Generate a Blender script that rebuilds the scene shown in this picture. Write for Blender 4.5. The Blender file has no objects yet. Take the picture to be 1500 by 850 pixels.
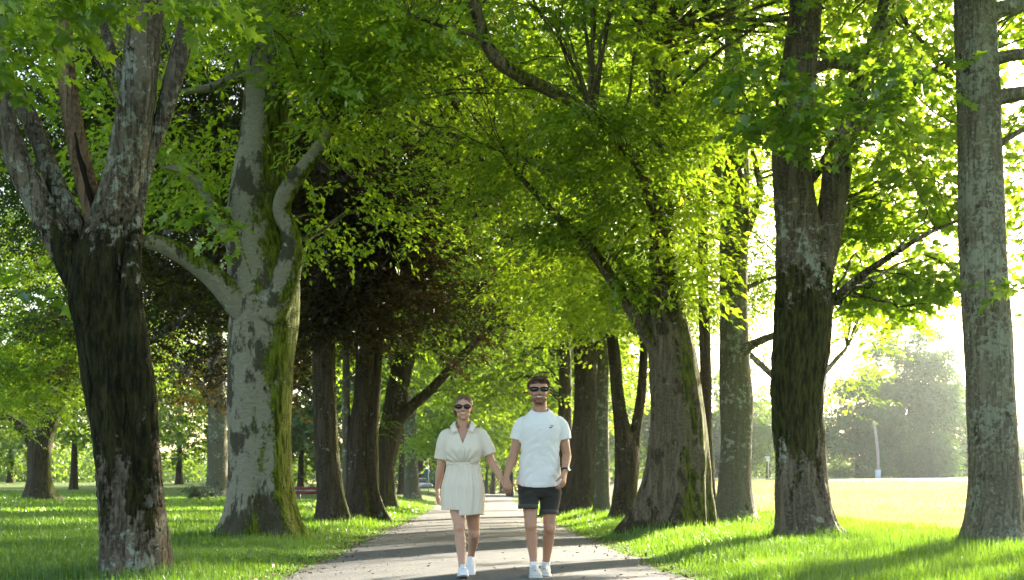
import bpy, bmesh, math, random
import numpy as np
from mathutils import Vector, Matrix

random.seed(7)
RNG = np.random.default_rng(11)
scene = bpy.context.scene
COL = scene.collection
R = math.radians

# ---------------------------------------------------------------- camera, sky, sun, exposure
FPX = 1800.0            # focal length in pixels of the 1500 px wide photograph
CAMH, HORY = 0.81, 718.0
cam_d = bpy.data.cameras.new('camera'); cam = bpy.data.objects.new('camera', cam_d); COL.objects.link(cam)
cam.location = (0, 0, CAMH); cam.rotation_euler = (R(90), 0, 0)
cam_d.sensor_width = 36.0; cam_d.lens = 36.0 * FPX / 1500.0
cam_d.shift_y = (HORY - 425.0) / 1500.0
cam_d.clip_start = 0.05; cam_d.clip_end = 3000
cam_d.dof.use_dof = True; cam_d.dof.focus_distance = 11.0; cam_d.dof.aperture_fstop = 4.5
scene.camera = cam

SUN_EL, SUN_AZ = 18.0, 33.0     # azimuth: clockwise from the view direction (+Y)
SKY, SUNW, EXPO = 0.10, 5.0, 2.7
world = bpy.data.worlds.new('World'); scene.world = world; world.use_nodes = True
wn = world.node_tree; bg = wn.nodes['Background']
sky = wn.nodes.new('ShaderNodeTexSky'); sky.sky_type = 'NISHITA'; sky.sun_disc = False
sky.sun_elevation = R(SUN_EL); sky.sun_rotation = R(SUN_AZ)
sky.dust_density = 2.5; sky.air_density = 1.0; sky.ozone_density = 1.0
wn.links.new(sky.outputs[0], bg.inputs[0]); bg.inputs[1].default_value = SKY
sun_d = bpy.data.lights.new('sun', 'SUN'); sun = bpy.data.objects.new('sun', sun_d); COL.objects.link(sun)
sun_d.energy = SUNW; sun_d.angle = R(0.8); sun_d.color = (1.0, 0.92, 0.78)
SDIR = Vector((math.sin(R(SUN_AZ)) * math.cos(R(SUN_EL)), math.cos(R(SUN_AZ)) * math.cos(R(SUN_EL)), math.sin(R(SUN_EL))))
sun.rotation_euler = SDIR.to_track_quat('Z', 'Y').to_euler(); sun.location = (30, 45, 30)
vs = scene.view_settings; vs.view_transform = 'Standard'; vs.look = 'None'; vs.gamma = 1.0; vs.exposure = EXPO
vs.use_curve_mapping = False
vs.use_white_balance = True; vs.white_balance_temperature = 7000; vs.white_balance_tint = 10
cy = scene.cycles
cy.use_denoising = True; cy.max_bounces = 8; cy.diffuse_bounces = 4; cy.glossy_bounces = 2
cy.transmission_bounces = 6; cy.transparent_max_bounces = 6; cy.volume_bounces = 0
cy.use_adaptive_sampling = True; cy.adaptive_threshold = 0.02
cy.caustics_reflective = False; cy.caustics_refractive = False
cy.sample_clamp_indirect = 8.0

# ---------------------------------------------------------------- numeric helpers
def _hash(ix, iy, iz, seed):
    h = (ix * 73856093) ^ (iy * 19349663) ^ (iz * 83492791) ^ (seed * 2654435761)
    h &= 0xffffffff
    h = ((h ^ (h >> 15)) * 2246822519) & 0xffffffff
    h = ((h ^ (h >> 13)) * 3266489917) & 0xffffffff
    h ^= h >> 16
    return h.astype(np.float64) / 4294967295.0

def vnoise(P, seed=0):
    P = np.asarray(P, float)
    i = np.floor(P).astype(np.int64); f = P - i; u = f * f * (3 - 2 * f)
    out = 0
    for dx in (0, 1):
        wx = u[:, 0] if dx else 1 - u[:, 0]
        for dy in (0, 1):
            wy = u[:, 1] if dy else 1 - u[:, 1]
            for dz in (0, 1):
                wz = u[:, 2] if dz else 1 - u[:, 2]
                out = out + wx * wy * wz * _hash(i[:, 0] + dx, i[:, 1] + dy, i[:, 2] + dz, seed)
    return out * 2 - 1

def fbm(P, seed=0, oct=3):
    P = np.asarray(P, float); a, s, o = 1.0, 0.0, 0.0
    for k in range(oct):
        o = o + a * vnoise(P * (2.03 ** k), seed + k * 17); s += a; a *= 0.5
    return o / s

def sstep(a, b, x):
    t = np.clip((np.asarray(x, float) - a) / (b - a), 0, 1)
    return t * t * (3 - 2 * t)

def path_c(Y):
    Y = np.asarray(Y, float)
    return -0.25 - 0.03 * (np.minimum(Y, 80) - 11) + 0.006 * np.maximum(Y - 80, 0)
def path_hw(Y):
    return 1.80 + 0.5 * sstep(40, 80, Y)
def terrain(X, Y):
    X = np.asarray(X, float); Y = np.asarray(Y, float)
    rise = 0.25 * sstep(40, 140, Y)
    dx = X - path_c(Y); d = np.abs(dx) - path_hw(Y)
    left = sstep(0, 3, d) * (0.04 + 0.27 * sstep(25, 75, Y) * (1 - sstep(3.5, 8, d))) + 0.75 * sstep(9, 22, d) * sstep(30, 100, Y) + 0.5 * sstep(85, 130, Y) * sstep(2, 6, d)
    right = sstep(0, 2, d) * 0.07 + 1.62 * sstep(3, 13, d) * sstep(28, 108, Y)
    P = np.stack([X / 3.1, Y / 3.1, np.zeros_like(X)], -1).reshape(-1, 3)
    bump = 0.05 * vnoise(P, 5).reshape(X.shape) * sstep(0.2, 2.0, d)
    P2 = np.stack([X / 14, Y / 14, np.zeros_like(X)], -1).reshape(-1, 3)
    bump = bump + 0.10 * vnoise(P2, 6).reshape(X.shape) * sstep(3, 9, d)
    return rise + np.where(dx < 0, left, right) + bump
def T(x, y):
    return float(terrain(np.array([x]), np.array([y]))[0])
def ground_at(px, py):
    """distance at which the ray through this spot of the photograph meets the ground"""
    Ys = np.arange(6, 160, 0.1)
    z = CAMH + (HORY - py) * Ys / FPX
    t = terrain((px - 750) * Ys / FPX, Ys)
    k = np.where(z <= t)[0]
    Y = Ys[k[0]] if len(k) else 150.0
    return float(Y)
def W(px, py, Y):
    return np.array([(px - 750) * Y / FPX, Y, CAMH + (HORY - py) * Y / FPX])

# ---------------------------------------------------------------- mesh helpers
def new_mesh(name, V, F, mat=None, smooth=True, fmat=None, mats=None):
    """V (n,3) ; F list of equally long index arrays, or a list of such arrays"""
    me = bpy.data.meshes.new(name)
    V = np.asarray(V, np.float32)
    Fs = F if isinstance(F, list) else [F]
    Fs = [np.asarray(f, np.int32) for f in Fs if len(f)]
    nl = sum(f.size for f in Fs); nf = sum(len(f) for f in Fs)
    me.vertices.add(len(V)); me.vertices.foreach_set('co', V.ravel())
    me.loops.add(nl); me.loops.foreach_set('vertex_index', np.concatenate([f.ravel() for f in Fs]))
    tot = np.concatenate([np.full(len(f), f.shape[1], np.int32) for f in Fs])
    st = np.concatenate([[0], np.cumsum(tot)[:-1]]).astype(np.int32)
    me.polygons.add(nf); me.polygons.foreach_set('loop_start', st); me.polygons.foreach_set('loop_total', tot)
    if smooth: me.polygons.foreach_set('use_smooth', np.ones(nf, bool))
    if fmat is not None: me.polygons.foreach_set('material_index', np.asarray(fmat, np.int32))
    me.update(calc_edges=True); me.validate()
    for m in (mats or ([mat] if mat else [])): me.materials.append(m)
    return me
def link(name, me, parent=None, loc=None):
    o = bpy.data.objects.new(name, me); COL.objects.link(o)
    if parent is not None: o.parent = parent
    if loc is not None: o.location = loc
    return o
def tag(o, label=None, cat=None, group=None, kind=None):
    if label: o['label'] = label
    if cat: o['category'] = cat
    if group: o['group'] = group
    if kind: o['kind'] = kind
    return o
def thing(name, label, cat, loc=(0, 0, 0), rz=0, group=None):
    o = bpy.data.objects.new(name, None); COL.objects.link(o)
    o.location = loc; o.rotation_euler = (0, 0, rz); o.empty_display_size = 0.2
    return tag(o, label, cat, group)

class MB:
    def __init__(s): s.V = []; s.F = {}; s.n = 0
    def add(s, V, F):
        V = np.asarray(V, float); F = np.asarray(F)
        s.F.setdefault(F.shape[1], []).append(F + s.n); s.V.append(V); s.n += len(V)
        return s
    def box(s, c, d, rot=None):
        c = np.asarray(c, float); d = np.asarray(d, float) / 2
        v = np.array([[x, y, z] for x in (-1, 1) for y in (-1, 1) for z in (-1, 1)], float) * d
        if rot is not None: v = v @ np.asarray(rot).T
        f = np.array([[0, 1, 3, 2], [4, 6, 7, 5], [0, 4, 5, 1], [2, 3, 7, 6], [0, 2, 6, 4], [1, 5, 7, 3]])
        return s.add(v + c, f)
    def tube(s, P, Rr, n=10, cap=True):
        V, F, C = tube_arrays(np.asarray(P, float), np.asarray(Rr, float), n)
        s.add(V, F)
        if cap: s.F.setdefault(3, []).append(C + s.n - len(V))
        return s
    def faces(s): return [np.concatenate(s.F[k]) for k in sorted(s.F)]
    def mesh(s, name, mat, smooth=True): return new_mesh(name, np.concatenate(s.V), s.faces(), mat, smooth)
    def build(s, name, mat, parent=None, smooth=True): return link(name, s.mesh(name, mat, smooth), parent)

def catmull(P, step):
    """P (n,k) control rows (first three are the position) -> densely resampled rows"""
    P = np.asarray(P, float)
    Q = np.vstack([2 * P[0] - P[1], P, 2 * P[-1] - P[-2]])
    out = []
    for i in range(1, len(Q) - 2):
        L = np.linalg.norm(Q[i + 1, :3] - Q[i, :3]); m = max(2, int(math.ceil(L / step)))
        t = np.linspace(0, 1, m, endpoint=False)[:, None]
        a, b, c, d = Q[i - 1], Q[i], Q[i + 1], Q[i + 2]
        out.append(0.5 * (2 * b + (c - a) * t + (2 * a - 5 * b + 4 * c - d) * t ** 2 + (-a + 3 * b - 3 * c + d) * t ** 3))
    out.append(Q[-2][None])
    return np.vstack(out)
def frames(P):
    Tn = np.gradient(P, axis=0); Tn /= np.linalg.norm(Tn, axis=1)[:, None] + 1e-9
    ref = np.array([1.0, 0, 0]) if abs(Tn[0, 0]) < 0.8 else np.array([0, 1.0, 0])
    N = np.zeros_like(P); n = ref - Tn[0] * ref.dot(Tn[0]); n /= np.linalg.norm(n)
    for i in range(len(P)):
        n = n - Tn[i] * n.dot(Tn[i]); n /= np.linalg.norm(n) + 1e-9; N[i] = n
    return Tn, N, np.cross(Tn, N)
def ring_faces(m, n):
    i = np.arange(m - 1)[:, None] * n; j = np.arange(n)[None]; k = (j + 1) % n
    return np.stack([i + j, i + k, i + n + k, i + n + j], -1).reshape(-1, 4)
def tube_arrays(P, Rr, n=10, ey=None):
    """closed tube: rings round P with radii Rr; returns verts, quads, cap tris"""
    Tn, N, B = frames(P); m = len(P)
    a = np.linspace(0, 2 * math.pi, n, endpoint=False)
    Rr = np.broadcast_to(Rr, (m,)); e = Rr if ey is None else np.broadcast_to(ey, (m,))
    V = P[:, None] + N[:, None] * (np.cos(a)[None, :, None] * Rr[:, None, None]) + B[:, None] * (np.sin(a)[None, :, None] * e[:, None, None])
    V = V.reshape(-1, 3); F = ring_faces(m, n)
    V = np.vstack([V, P[0], P[-1]]); c0, c1 = m * n, m * n + 1
    j = np.arange(n); k = (j + 1) % n
    C = np.vstack([np.stack([np.full(n, c0), k, j], -1), np.stack([np.full(n, c1), (m - 1) * n + j, (m - 1) * n + k], -1)])
    return V, F, C

# ---------------------------------------------------------------- material helpers
def mat(name):
    m = bpy.data.materials.new(name); m.use_nodes = True
    nt = m.node_tree; nt.nodes.clear()
    out = nt.nodes.new('ShaderNodeOutputMaterial')
    return m, nt, out
class NT:
    def __init__(s, nt): s.nt = nt
    def node(s, t, **kw):
        n = s.nt.nodes.new(t)
        for k, v in kw.items():
            if isinstance(v, bpy.types.NodeSocket): s.nt.links.new(v, n.inputs[k.replace('_', ' ')])
            elif k in n.inputs: n.inputs[k].default_value = v
            elif k.replace('_', ' ') in n.inputs: n.inputs[k.replace('_', ' ')].default_value = v
            else: setattr(n, k, v)
        return n
    def link(s, a, b): s.nt.links.new(a, b)
    def noise(s, vec, scale, detail=3, rough=0.55):
        n = s.node('ShaderNodeTexNoise'); s.link(vec, n.inputs['Vector'])
        n.inputs['Scale'].default_value = scale; n.inputs['Detail'].default_value = detail; n.inputs['Roughness'].default_value = rough
        return n.outputs['Fac']
    def scaled(s, vec, sc):
        n = s.node('ShaderNodeMapping'); s.link(vec, n.inputs['Vector']); n.inputs['Scale'].default_value = sc
        return n.outputs[0]
    def ramp(s, fac, a, b):
        n = s.node('ShaderNodeMapRange'); n.interpolation_type = 'SMOOTHSTEP'
        s.link(fac, n.inputs[0]); n.inputs[1].default_value = a; n.inputs[2].default_value = b
        return n.outputs[0]
    def math(s, op, a, b=0.0, c=0.0):
        n = s.node('ShaderNodeMath'); n.operation = op
        for i, v in enumerate((a, b, c)):
            if isinstance(v, bpy.types.NodeSocket): s.link(v, n.inputs[i])
            else: n.inputs[i].default_value = v
        return n.outputs[0]
    def mix(s, fac, a, b, mode='MIX'):
        n = s.node('ShaderNodeMix'); n.data_type = 'RGBA'; n.blend_type = mode
        for sock, v in ((n.inputs[0], fac), (n.inputs[6], a), (n.inputs[7], b)):
            if isinstance(v, bpy.types.NodeSocket): s.link(v, sock)
            elif sock.type == 'RGBA': sock.default_value = (*v, 1) if len(v) == 3 else v
            else: sock.default_value = v
        return n.outputs[2]
    def bump(s, h, strength, dist):
        n = s.node('ShaderNodeBump'); s.link(h, n.inputs['Height']); n.inputs['Strength'].default_value = strength; n.inputs['Distance'].default_value = dist
        return n.outputs[0]
    def bsdf(s, out, col, rough=0.8, bump=None, spec=0.3, metal=0.0, **kw):
        b = s.node('ShaderNodeBsdfPrincipled')
        for k, v in (('Base Color', col), ('Roughness', rough)):
            if isinstance(v, bpy.types.NodeSocket): s.link(v, b.inputs[k])
            else: b.inputs[k].default_value = (*v, 1) if k == 'Base Color' else v
        b.inputs['Specular IOR Level'].default_value = spec; b.inputs['Metallic'].default_value = metal
        for k, v in kw.items(): b.inputs[k.replace('_', ' ')].default_value = v
        if bump is not None: s.link(bump, b.inputs['Normal'])
        s.link(b.outputs[0], out.inputs[0]); return b

def plain(name, col, rough=0.6, spec=0.3, metal=0.0, var=0.12, scale=30.0, bump=0.0, bscale=None, **kw):
    m, nt, out = mat(name); n = NT(nt); tc = n.node('ShaderNodeTexCoord')
    f = n.noise(tc.outputs['Object'], scale, 3)
    c = n.mix(f, [x * (1 - var) for x in col], [min(1, x * (1 + var)) for x in col])
    bp = None
    if bump: bp = n.bump(n.noise(tc.outputs['Object'], bscale or scale * 3, 2), 0.5, bump)
    n.bsdf(out, c, rough, bp, spec, metal, **kw); return m

def bark(name, base, dark, lichen=(0.33, 0.35, 0.29), moss=(0.055, 0.075, 0.012), patch=0.5, lich=0.5, moss_side=None, moss_amt=0.0,
         moss_lo=None, moss_hi=None, fiss=0.5, lent=False, fdepth=0.03, lscale=9.0, pscale=1.6, foot=0.0):
    """moss_side: compass direction (x, y) on which moss grows; moss_lo / moss_hi: heights between which moss is thick"""
    m, nt, out = mat(name); n = NT(nt)
    tc = n.node('ShaderNodeTexCoord'); ob = tc.outputs['Object']
    geo = n.node('ShaderNodeNewGeometry')
    sep = n.node('ShaderNodeSeparateXYZ'); n.link(ob, sep.inputs[0]); h = sep.outputs[2]
    long_ = n.scaled(ob, (1, 1, 0.13)) if not lent else n.scaled(ob, (1, 1, 3.0))
    f1 = n.noise(long_, 11.0, 4, 0.6); f2 = n.noise(n.scaled(ob, (1, 1, 0.6)), pscale, 6, 0.68); f3 = n.noise(ob, 26.0, 3, 0.6)
    f4 = n.noise(n.scaled(ob, (1, 1, 0.10)) if not lent else n.scaled(ob, (1, 1, 2.2)), 7.0 if not lent else 5.0, 3, 0.55)
    thin = n.ramp(n.math('ABSOLUTE', n.math('SUBTRACT', f4, 0.5)), 0.0, 0.05)          # long thin cracks between the plates
    crack = n.math('MULTIPLY', n.ramp(f1, 0.38, 0.52), n.math('ADD', 0.25, n.math('MULTIPLY', thin, 0.75)) if not lent else 1.0)
    col = n.mix(n.math('MULTIPLY', n.math('SUBTRACT', 1.0, crack), fiss), base, dark)
    col = n.mix(n.ramp(f3, 0.35, 0.75), col, [c * 1.35 for c in base]) if not lent else n.mix(n.math('MULTIPLY', n.ramp(f3, 0.4, 0.7), 0.35), col, [c * 0.75 for c in base])
    if patch: col = n.mix(n.math('MULTIPLY', n.ramp(f2, 0.66 - 0.18 * patch, 0.70 - 0.16 * patch), 0.85), col, dark)
    if lich:
        l1 = n.noise(ob, lscale, 5, 0.7); l2 = n.noise(ob, 1.3, 2)
        lf = n.ramp(n.math('ADD', l1, n.math('MULTIPLY', n.math('SUBTRACT', l2, 0.5), 0.7)), 0.70 - 0.25 * lich, 0.76 - 0.25 * lich)
        col = n.mix(n.math('MULTIPLY', lf, 0.85), col, lichen)
    if foot:
        fh = n.math('SUBTRACT', h, n.math('MULTIPLY', n.math('SUBTRACT', n.noise(n.scaled(ob, (1, 1, 0.18)), 5.0, 4, 0.65), 0.35), 2.6))
        col = n.mix(n.math('MULTIPLY', n.ramp(fh, foot, foot - 0.25), 0.9), col, n.mix(n.noise(ob, 14.0, 4), [c * 0.6 for c in dark], (0.075, 0.062, 0.03)))
    hb = n.math('ADD', n.math('MULTIPLY', crack, 1.0 if not lent else 0.25), n.math('MULTIPLY', f3, 0.35))
    if moss_amt:
        mn = n.math('ADD', n.noise(n.scaled(ob, (1, 1, 0.35)), 3.2, 4, 0.62), n.math('MULTIPLY', n.math('SUBTRACT', n.noise(ob, 17.0, 2), 0.5), 0.45))
        drive = mn
        if moss_side:
            L = math.hypot(*moss_side); vm = n.node('ShaderNodeVectorMath'); vm.operation = 'DOT_PRODUCT'
            n.link(geo.outputs['Normal'], vm.inputs[0]); vm.inputs[1].default_value = (moss_side[0] / L, moss_side[1] / L, 0.15)
            drive = n.math('ADD', drive, n.math('MULTIPLY', vm.outputs['Value'], 0.42))
        if moss_lo is not None:
            h = n.math('ADD', h, n.math('MULTIPLY', n.math('SUBTRACT', n.noise(n.scaled(ob, (1, 1, 0.25)), 4.5, 5, 0.7), 0.5), 2.6))
            win = n.math('MULTIPLY', n.ramp(h, moss_lo[0], moss_lo[1]), n.math('SUBTRACT', 1.0, n.ramp(h, moss_hi[0], moss_hi[1])))
            drive = n.math('ADD', drive, n.math('MULTIPLY', win, 0.5))
        mf = n.ramp(drive, 0.95 - 0.5 * moss_amt, 1.06 - 0.5 * moss_amt)
        mc = n.mix(n.ramp(n.noise(n.scaled(ob, (1, 1, 0.22)), 19.0, 4, 0.65), 0.32, 0.68), [c * 0.28 for c in moss], [c * 1.75 for c in moss])
        col = n.mix(mf, col, mc)
        hb = n.math('ADD', hb, n.math('MULTIPLY', mf, n.math('ADD', 0.15, n.math('MULTIPLY', n.noise(n.scaled(ob, (1, 1, 0.4)), 26.0, 4), 1.1))))
    n.bsdf(out, col, 0.9, n.bump(hb, 0.9, fdepth), 0.15)
    return m

def leaf_mat(name, dif, trn, tfrac=0.5, var=0.5, gloss=0.06, yellow=(1.25, 1.0, 0.6)):
    m, nt, out = mat(name); n = NT(nt)
    geo = n.node('ShaderNodeNewGeometry'); rnd = geo.outputs['Random Per Island']
    oc = n.node('ShaderNodeTexCoord'); big = n.ramp(n.noise(oc.outputs['Object'], 0.45, 2), 0.35, 0.65)
    k = n.math('ADD', n.math('MULTIPLY', rnd, 0.6), n.math('MULTIPLY', big, 0.4))
    dc = n.mix(k, [c * (1 - var) for c in dif], [c * (1 + var) * y for c, y in zip(dif, yellow)])
    tcx = n.mix(k, [c * (1 - var * 0.6) for c in trn], [min(0.9, c * (1 + var * 0.6) * y) for c, y in zip(trn, yellow)])
    d = n.node('ShaderNodeBsdfDiffuse'); n.link(dc, d.inputs[0])
    t = n.node('ShaderNodeBsdfTranslucent'); n.link(tcx, t.inputs[0])
    g = n.node('ShaderNodeBsdfGlossy'); g.inputs['Roughness'].default_value = 0.38; g.inputs[0].default_value = (0.9, 0.95, 1, 1)
    ms = n.node('ShaderNodeMixShader'); ms.inputs[0].default_value = tfrac; n.link(d.outputs[0], ms.inputs[1]); n.link(t.outputs[0], ms.inputs[2])
    mg = n.node('ShaderNodeMixShader'); mg.inputs[0].default_value = gloss; n.link(ms.outputs[0], mg.inputs[1]); n.link(g.outputs[0], mg.inputs[2])
    n.link(mg.outputs[0], out.inputs[0]); return m
# ================================================================= ground, path, grass
def axis(parts):
    out = []
    for a, b, s in parts: out.append(np.arange(a, b, s))
    return np.unique(np.round(np.concatenate(out + [[parts[-1][1]]]), 4))
gx = axis([(-500, -120, 38), (-120, -40, 5), (-40, -12, 1.0), (-12, 12, 0.3), (12, 40, 1.0), (40, 120, 5), (120, 500, 38)])
gy = axis([(-60, 0, 4), (0, 8, 0.8), (8, 40, 0.3), (40, 80, 0.8), (80, 160, 2.0), (160, 900, 40)])
GX, GY = np.meshgrid(gx, gy)
GZ = terrain(GX, GY)
GV = np.stack([GX, GY, GZ], -1).reshape(-1, 3)
nx, ny = len(gx), len(gy)
i = (np.arange(ny - 1)[:, None] * nx + np.arange(nx - 1)[None]).ravel()
GF = np.stack([i, i + 1, i + nx + 1, i + nx], -1)

m_ground, nt, out = mat('lawn_soil'); n = NT(nt); tc = n.node('ShaderNodeTexCoord'); ob = tc.outputs['Object']
sep = n.node('ShaderNodeSeparateXYZ'); n.link(ob, sep.inputs[0])
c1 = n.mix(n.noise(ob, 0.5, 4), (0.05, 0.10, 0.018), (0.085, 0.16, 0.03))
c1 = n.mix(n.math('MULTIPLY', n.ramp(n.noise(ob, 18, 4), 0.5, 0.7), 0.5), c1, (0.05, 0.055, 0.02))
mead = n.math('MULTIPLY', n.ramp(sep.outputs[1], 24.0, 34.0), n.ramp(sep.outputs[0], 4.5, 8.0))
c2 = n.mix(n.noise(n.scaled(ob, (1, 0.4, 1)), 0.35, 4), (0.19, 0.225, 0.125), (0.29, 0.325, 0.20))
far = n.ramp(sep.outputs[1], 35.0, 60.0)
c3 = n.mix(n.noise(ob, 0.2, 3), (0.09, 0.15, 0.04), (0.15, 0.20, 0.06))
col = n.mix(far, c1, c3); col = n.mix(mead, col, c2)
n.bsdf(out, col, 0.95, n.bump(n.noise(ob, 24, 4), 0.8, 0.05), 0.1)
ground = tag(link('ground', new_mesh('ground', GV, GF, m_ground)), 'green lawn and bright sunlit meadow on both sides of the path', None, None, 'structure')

# path sheet: a few mm above the ground, ragged grassy edges
py_ = np.concatenate([np.arange(-20, 7, 0.5), np.arange(7, 60, 0.12), np.arange(60, 170, 1.0)])
us = np.linspace(-1, 1, 25)
cP, hP = path_c(py_), path_hw(py_)
edge = 0.10 * fbm(np.stack([py_ * 0.9, py_ * 0, py_ * 0], -1), 3, 4); edge2 = 0.10 * fbm(np.stack([py_ * 0.9, py_ * 0 + 9, py_ * 0], -1), 4, 4)
PX = cP[:, None] + us[None] * hP[:, None] + np.where(us > 0.9, 1, 0)[None] * edge[:, None] - np.where(us < -0.9, 1, 0)[None] * edge2[:, None]
PYg = np.broadcast_to(py_[:, None], PX.shape)
PZ = terrain(PX, PYg) + 0.012 + 0.03 * (1 - us[None] ** 2)
PV = np.stack([PX, PYg, PZ], -1).reshape(-1, 3)
i = (np.arange(len(py_) - 1)[:, None] * len(us) + np.arange(len(us) - 1)[None]).ravel()
PF = np.stack([i, i + 1, i + len(us) + 1, i + len(us)], -1)
m_path, nt, out = mat('old_asphalt'); n = NT(nt); tc = n.node('ShaderNodeTexCoord'); ob = tc.outputs['Object']
c = n.mix(n.noise(ob, 1.1, 4), (0.072, 0.078, 0.080), (0.106, 0.114, 0.116))
c = n.mix(n.ramp(n.noise(ob, 140, 2), 0.45, 0.7), c, (0.18, 0.182, 0.185))
c = n.mix(n.ramp(n.noise(ob, 90, 2), 0.58, 0.72), c, (0.05, 0.05, 0.049))
c = n.mix(n.math('MULTIPLY', n.ramp(n.noise(n.scaled(ob, (1, 0.25, 1)), 2.2, 5, 0.7), 0.56, 0.7), 0.5), c, (0.10, 0.095, 0.085))
vor = n.node('ShaderNodeTexVoronoi'); vor.feature = 'DISTANCE_TO_EDGE'; vor.inputs['Scale'].default_value = 0.55
n.link(n.math('ADD', 0, 0), vor.inputs['W']) if 'W' in vor.inputs and False else None
wv = n.node('ShaderNodeVectorMath'); wv.operation = 'ADD'
nz = n.node('ShaderNodeTexNoise'); nz.inputs['Scale'].default_value = 2.5; n.link(ob, nz.inputs['Vector']); n.link(ob, wv.inputs[0]); n.link(nz.outputs['Color'], wv.inputs[1]); n.link(wv.outputs[0], vor.inputs['Vector'])
ck = n.math('SUBTRACT', 1.0, n.ramp(vor.outputs['Distance'], 0.0, 0.012))
c = n.mix(n.math('MULTIPLY', ck, 0.55), c, (0.045, 0.043, 0.04))
n.bsdf(out, c, 0.85, n.bump(n.noise(ob, 120, 2), 0.6, 0.008), 0.3)
path = tag(link('path', new_mesh('path', PV, PF, m_path)), 'grey asphalt path running straight between the two rows of trees', None, None, 'structure')

# ---- grass blades
m_grass = leaf_mat('grass_blade', (0.070, 0.165, 0.020), (0.17, 0.37, 0.028), 0.45, 0.5, 0.05)
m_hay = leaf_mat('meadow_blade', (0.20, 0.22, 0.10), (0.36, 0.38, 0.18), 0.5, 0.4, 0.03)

def blades(P, H, Wd, seed):
    """P (n,3) roots, H heights, Wd widths -> blades of 5 vertices and 3 triangles, bent over"""
    r = np.random.default_rng(seed); k = len(P)
    a = r.uniform(0, 2 * math.pi, k); l = r.uniform(0.05, 0.75, k) ** 1.3; b = a + r.normal(0, 0.5, k)
    side = np.stack([np.cos(a + 1.57), np.sin(a + 1.57), 0 * a], -1) * (Wd / 2)[:, None]
    ln = np.stack([np.cos(b), np.sin(b), 0 * b], -1) * (H * l)[:, None]
    up = np.stack([0 * a, 0 * a, H], -1)
    mid = P + ln * 0.3 + up * 0.6; tip = P + ln * 1.0 + up * (1 - 0.35 * l)[:, None]
    V = np.stack([P - side, P + side, mid + side * 0.75, mid - side * 0.75, tip], 1).reshape(-1, 3)
    o = (np.arange(k) * 5)[:, None]
    return V, np.concatenate([o + [0, 1, 2], o + [0, 2, 3], o + [3, 2, 4]])

def scatter(x0, x1, y0, y1, dens, seed):
    r = np.random.default_rng(seed); k = int((x1 - x0) * (y1 - y0) * dens)
    return r.uniform(x0, x1, k), r.uniform(y0, y1, k), r
TRUNKS = []   # (x, y, r): grass does not grow inside trunks
def grass_patch(regions, hmul, seed):
    Vs, Fs, o = [], [], 0
    for (x0, x1, y0, y1, dens, h0, h1, w) in regions:
        seed += 1
        x, y, r = scatter(x0, x1, y0, y1, dens, seed)
        fx = np.abs(x) / np.maximum(y, 1) < 0.56          # only the ground a camera near the path can see
        d = np.abs(x - path_c(y)) - path_hw(y)
        edge_n = 0.16 * vnoise(np.stack([x * 2.3, y * 2.3, 0 * x], -1), 44)
        ok = fx & (d > -0.10 + edge_n * 0.9)
        cl = vnoise(np.stack([x / 0.9, y / 0.9, 0 * x], -1), 21) * 0.5 + 0.5
        ok &= r.random(len(x)) < (0.35 + 0.65 * sstep(-0.05, 0.5, d)) * (0.45 + 0.75 * cl)
        x, y, d, cl = x[ok], y[ok], d[ok], cl[ok]
        c2 = vnoise(np.stack([x / 2.6, y / 2.6, 0 * x + 3], -1), 22) * 0.5 + 0.5
        H = r.uniform(h0, h1, len(x)) * (0.45 + 0.55 * cl + 0.45 * c2 ** 2) * (0.28 + 0.72 * sstep(0.05, 1.0, d))
        for tx, ty, tr in TRUNKS:
            q = np.hypot(x - tx, y - ty); near = (q < tr + 0.55)
            H[near] *= 1.25
        P = np.stack([x, y, terrain(x, y) - 0.01], -1)
        V, F = blades(P, H, w * r.uniform(0.7, 1.3, len(x)), seed + 99)
        Vs.append(V); Fs.append(F + o); o += len(V)
    return np.vstack(Vs), np.vstack(Fs)
# ================================================================= trees
def leaf_maple():
    h = np.array([(0, 0), (0.02, .36), (.20, .20), (.52, .50), (.56, .17), (1, 0)], float)
    v = [(x, y, 0.10 * abs(y) - 0.12 * x * x) for x, y in h] + [(x, -y, 0.10 * abs(y) - 0.12 * x * x) for x, y in h[1:5]]
    f = [(0, 2, 1), (2, 4, 3), (0, 4, 2), (0, 5, 4), (0, 6, 7), (7, 8, 9), (0, 7, 9), (0, 9, 5)]
    return np.array(v), np.array(f)
def leaf_ovate():
    v = np.array([(0, 0, 0), (.42, .30, .07), (1, 0, -.10), (.42, -.30, .07)], float)
    return v, np.array([(0, 2, 1), (0, 3, 2)])
def rotz(a): c, s = math.cos(a), math.sin(a); return np.array([[c, -s, 0], [s, c, 0], [0, 0, 1.0]])
def roty(a): c, s = math.cos(a), math.sin(a); return np.array([[c, 0, s], [0, 1.0, 0], [-s, 0, c]])
def rotx(a): c, s = math.cos(a), math.sin(a); return np.array([[1.0, 0, 0], [0, c, -s], [0, s, c]])
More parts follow.
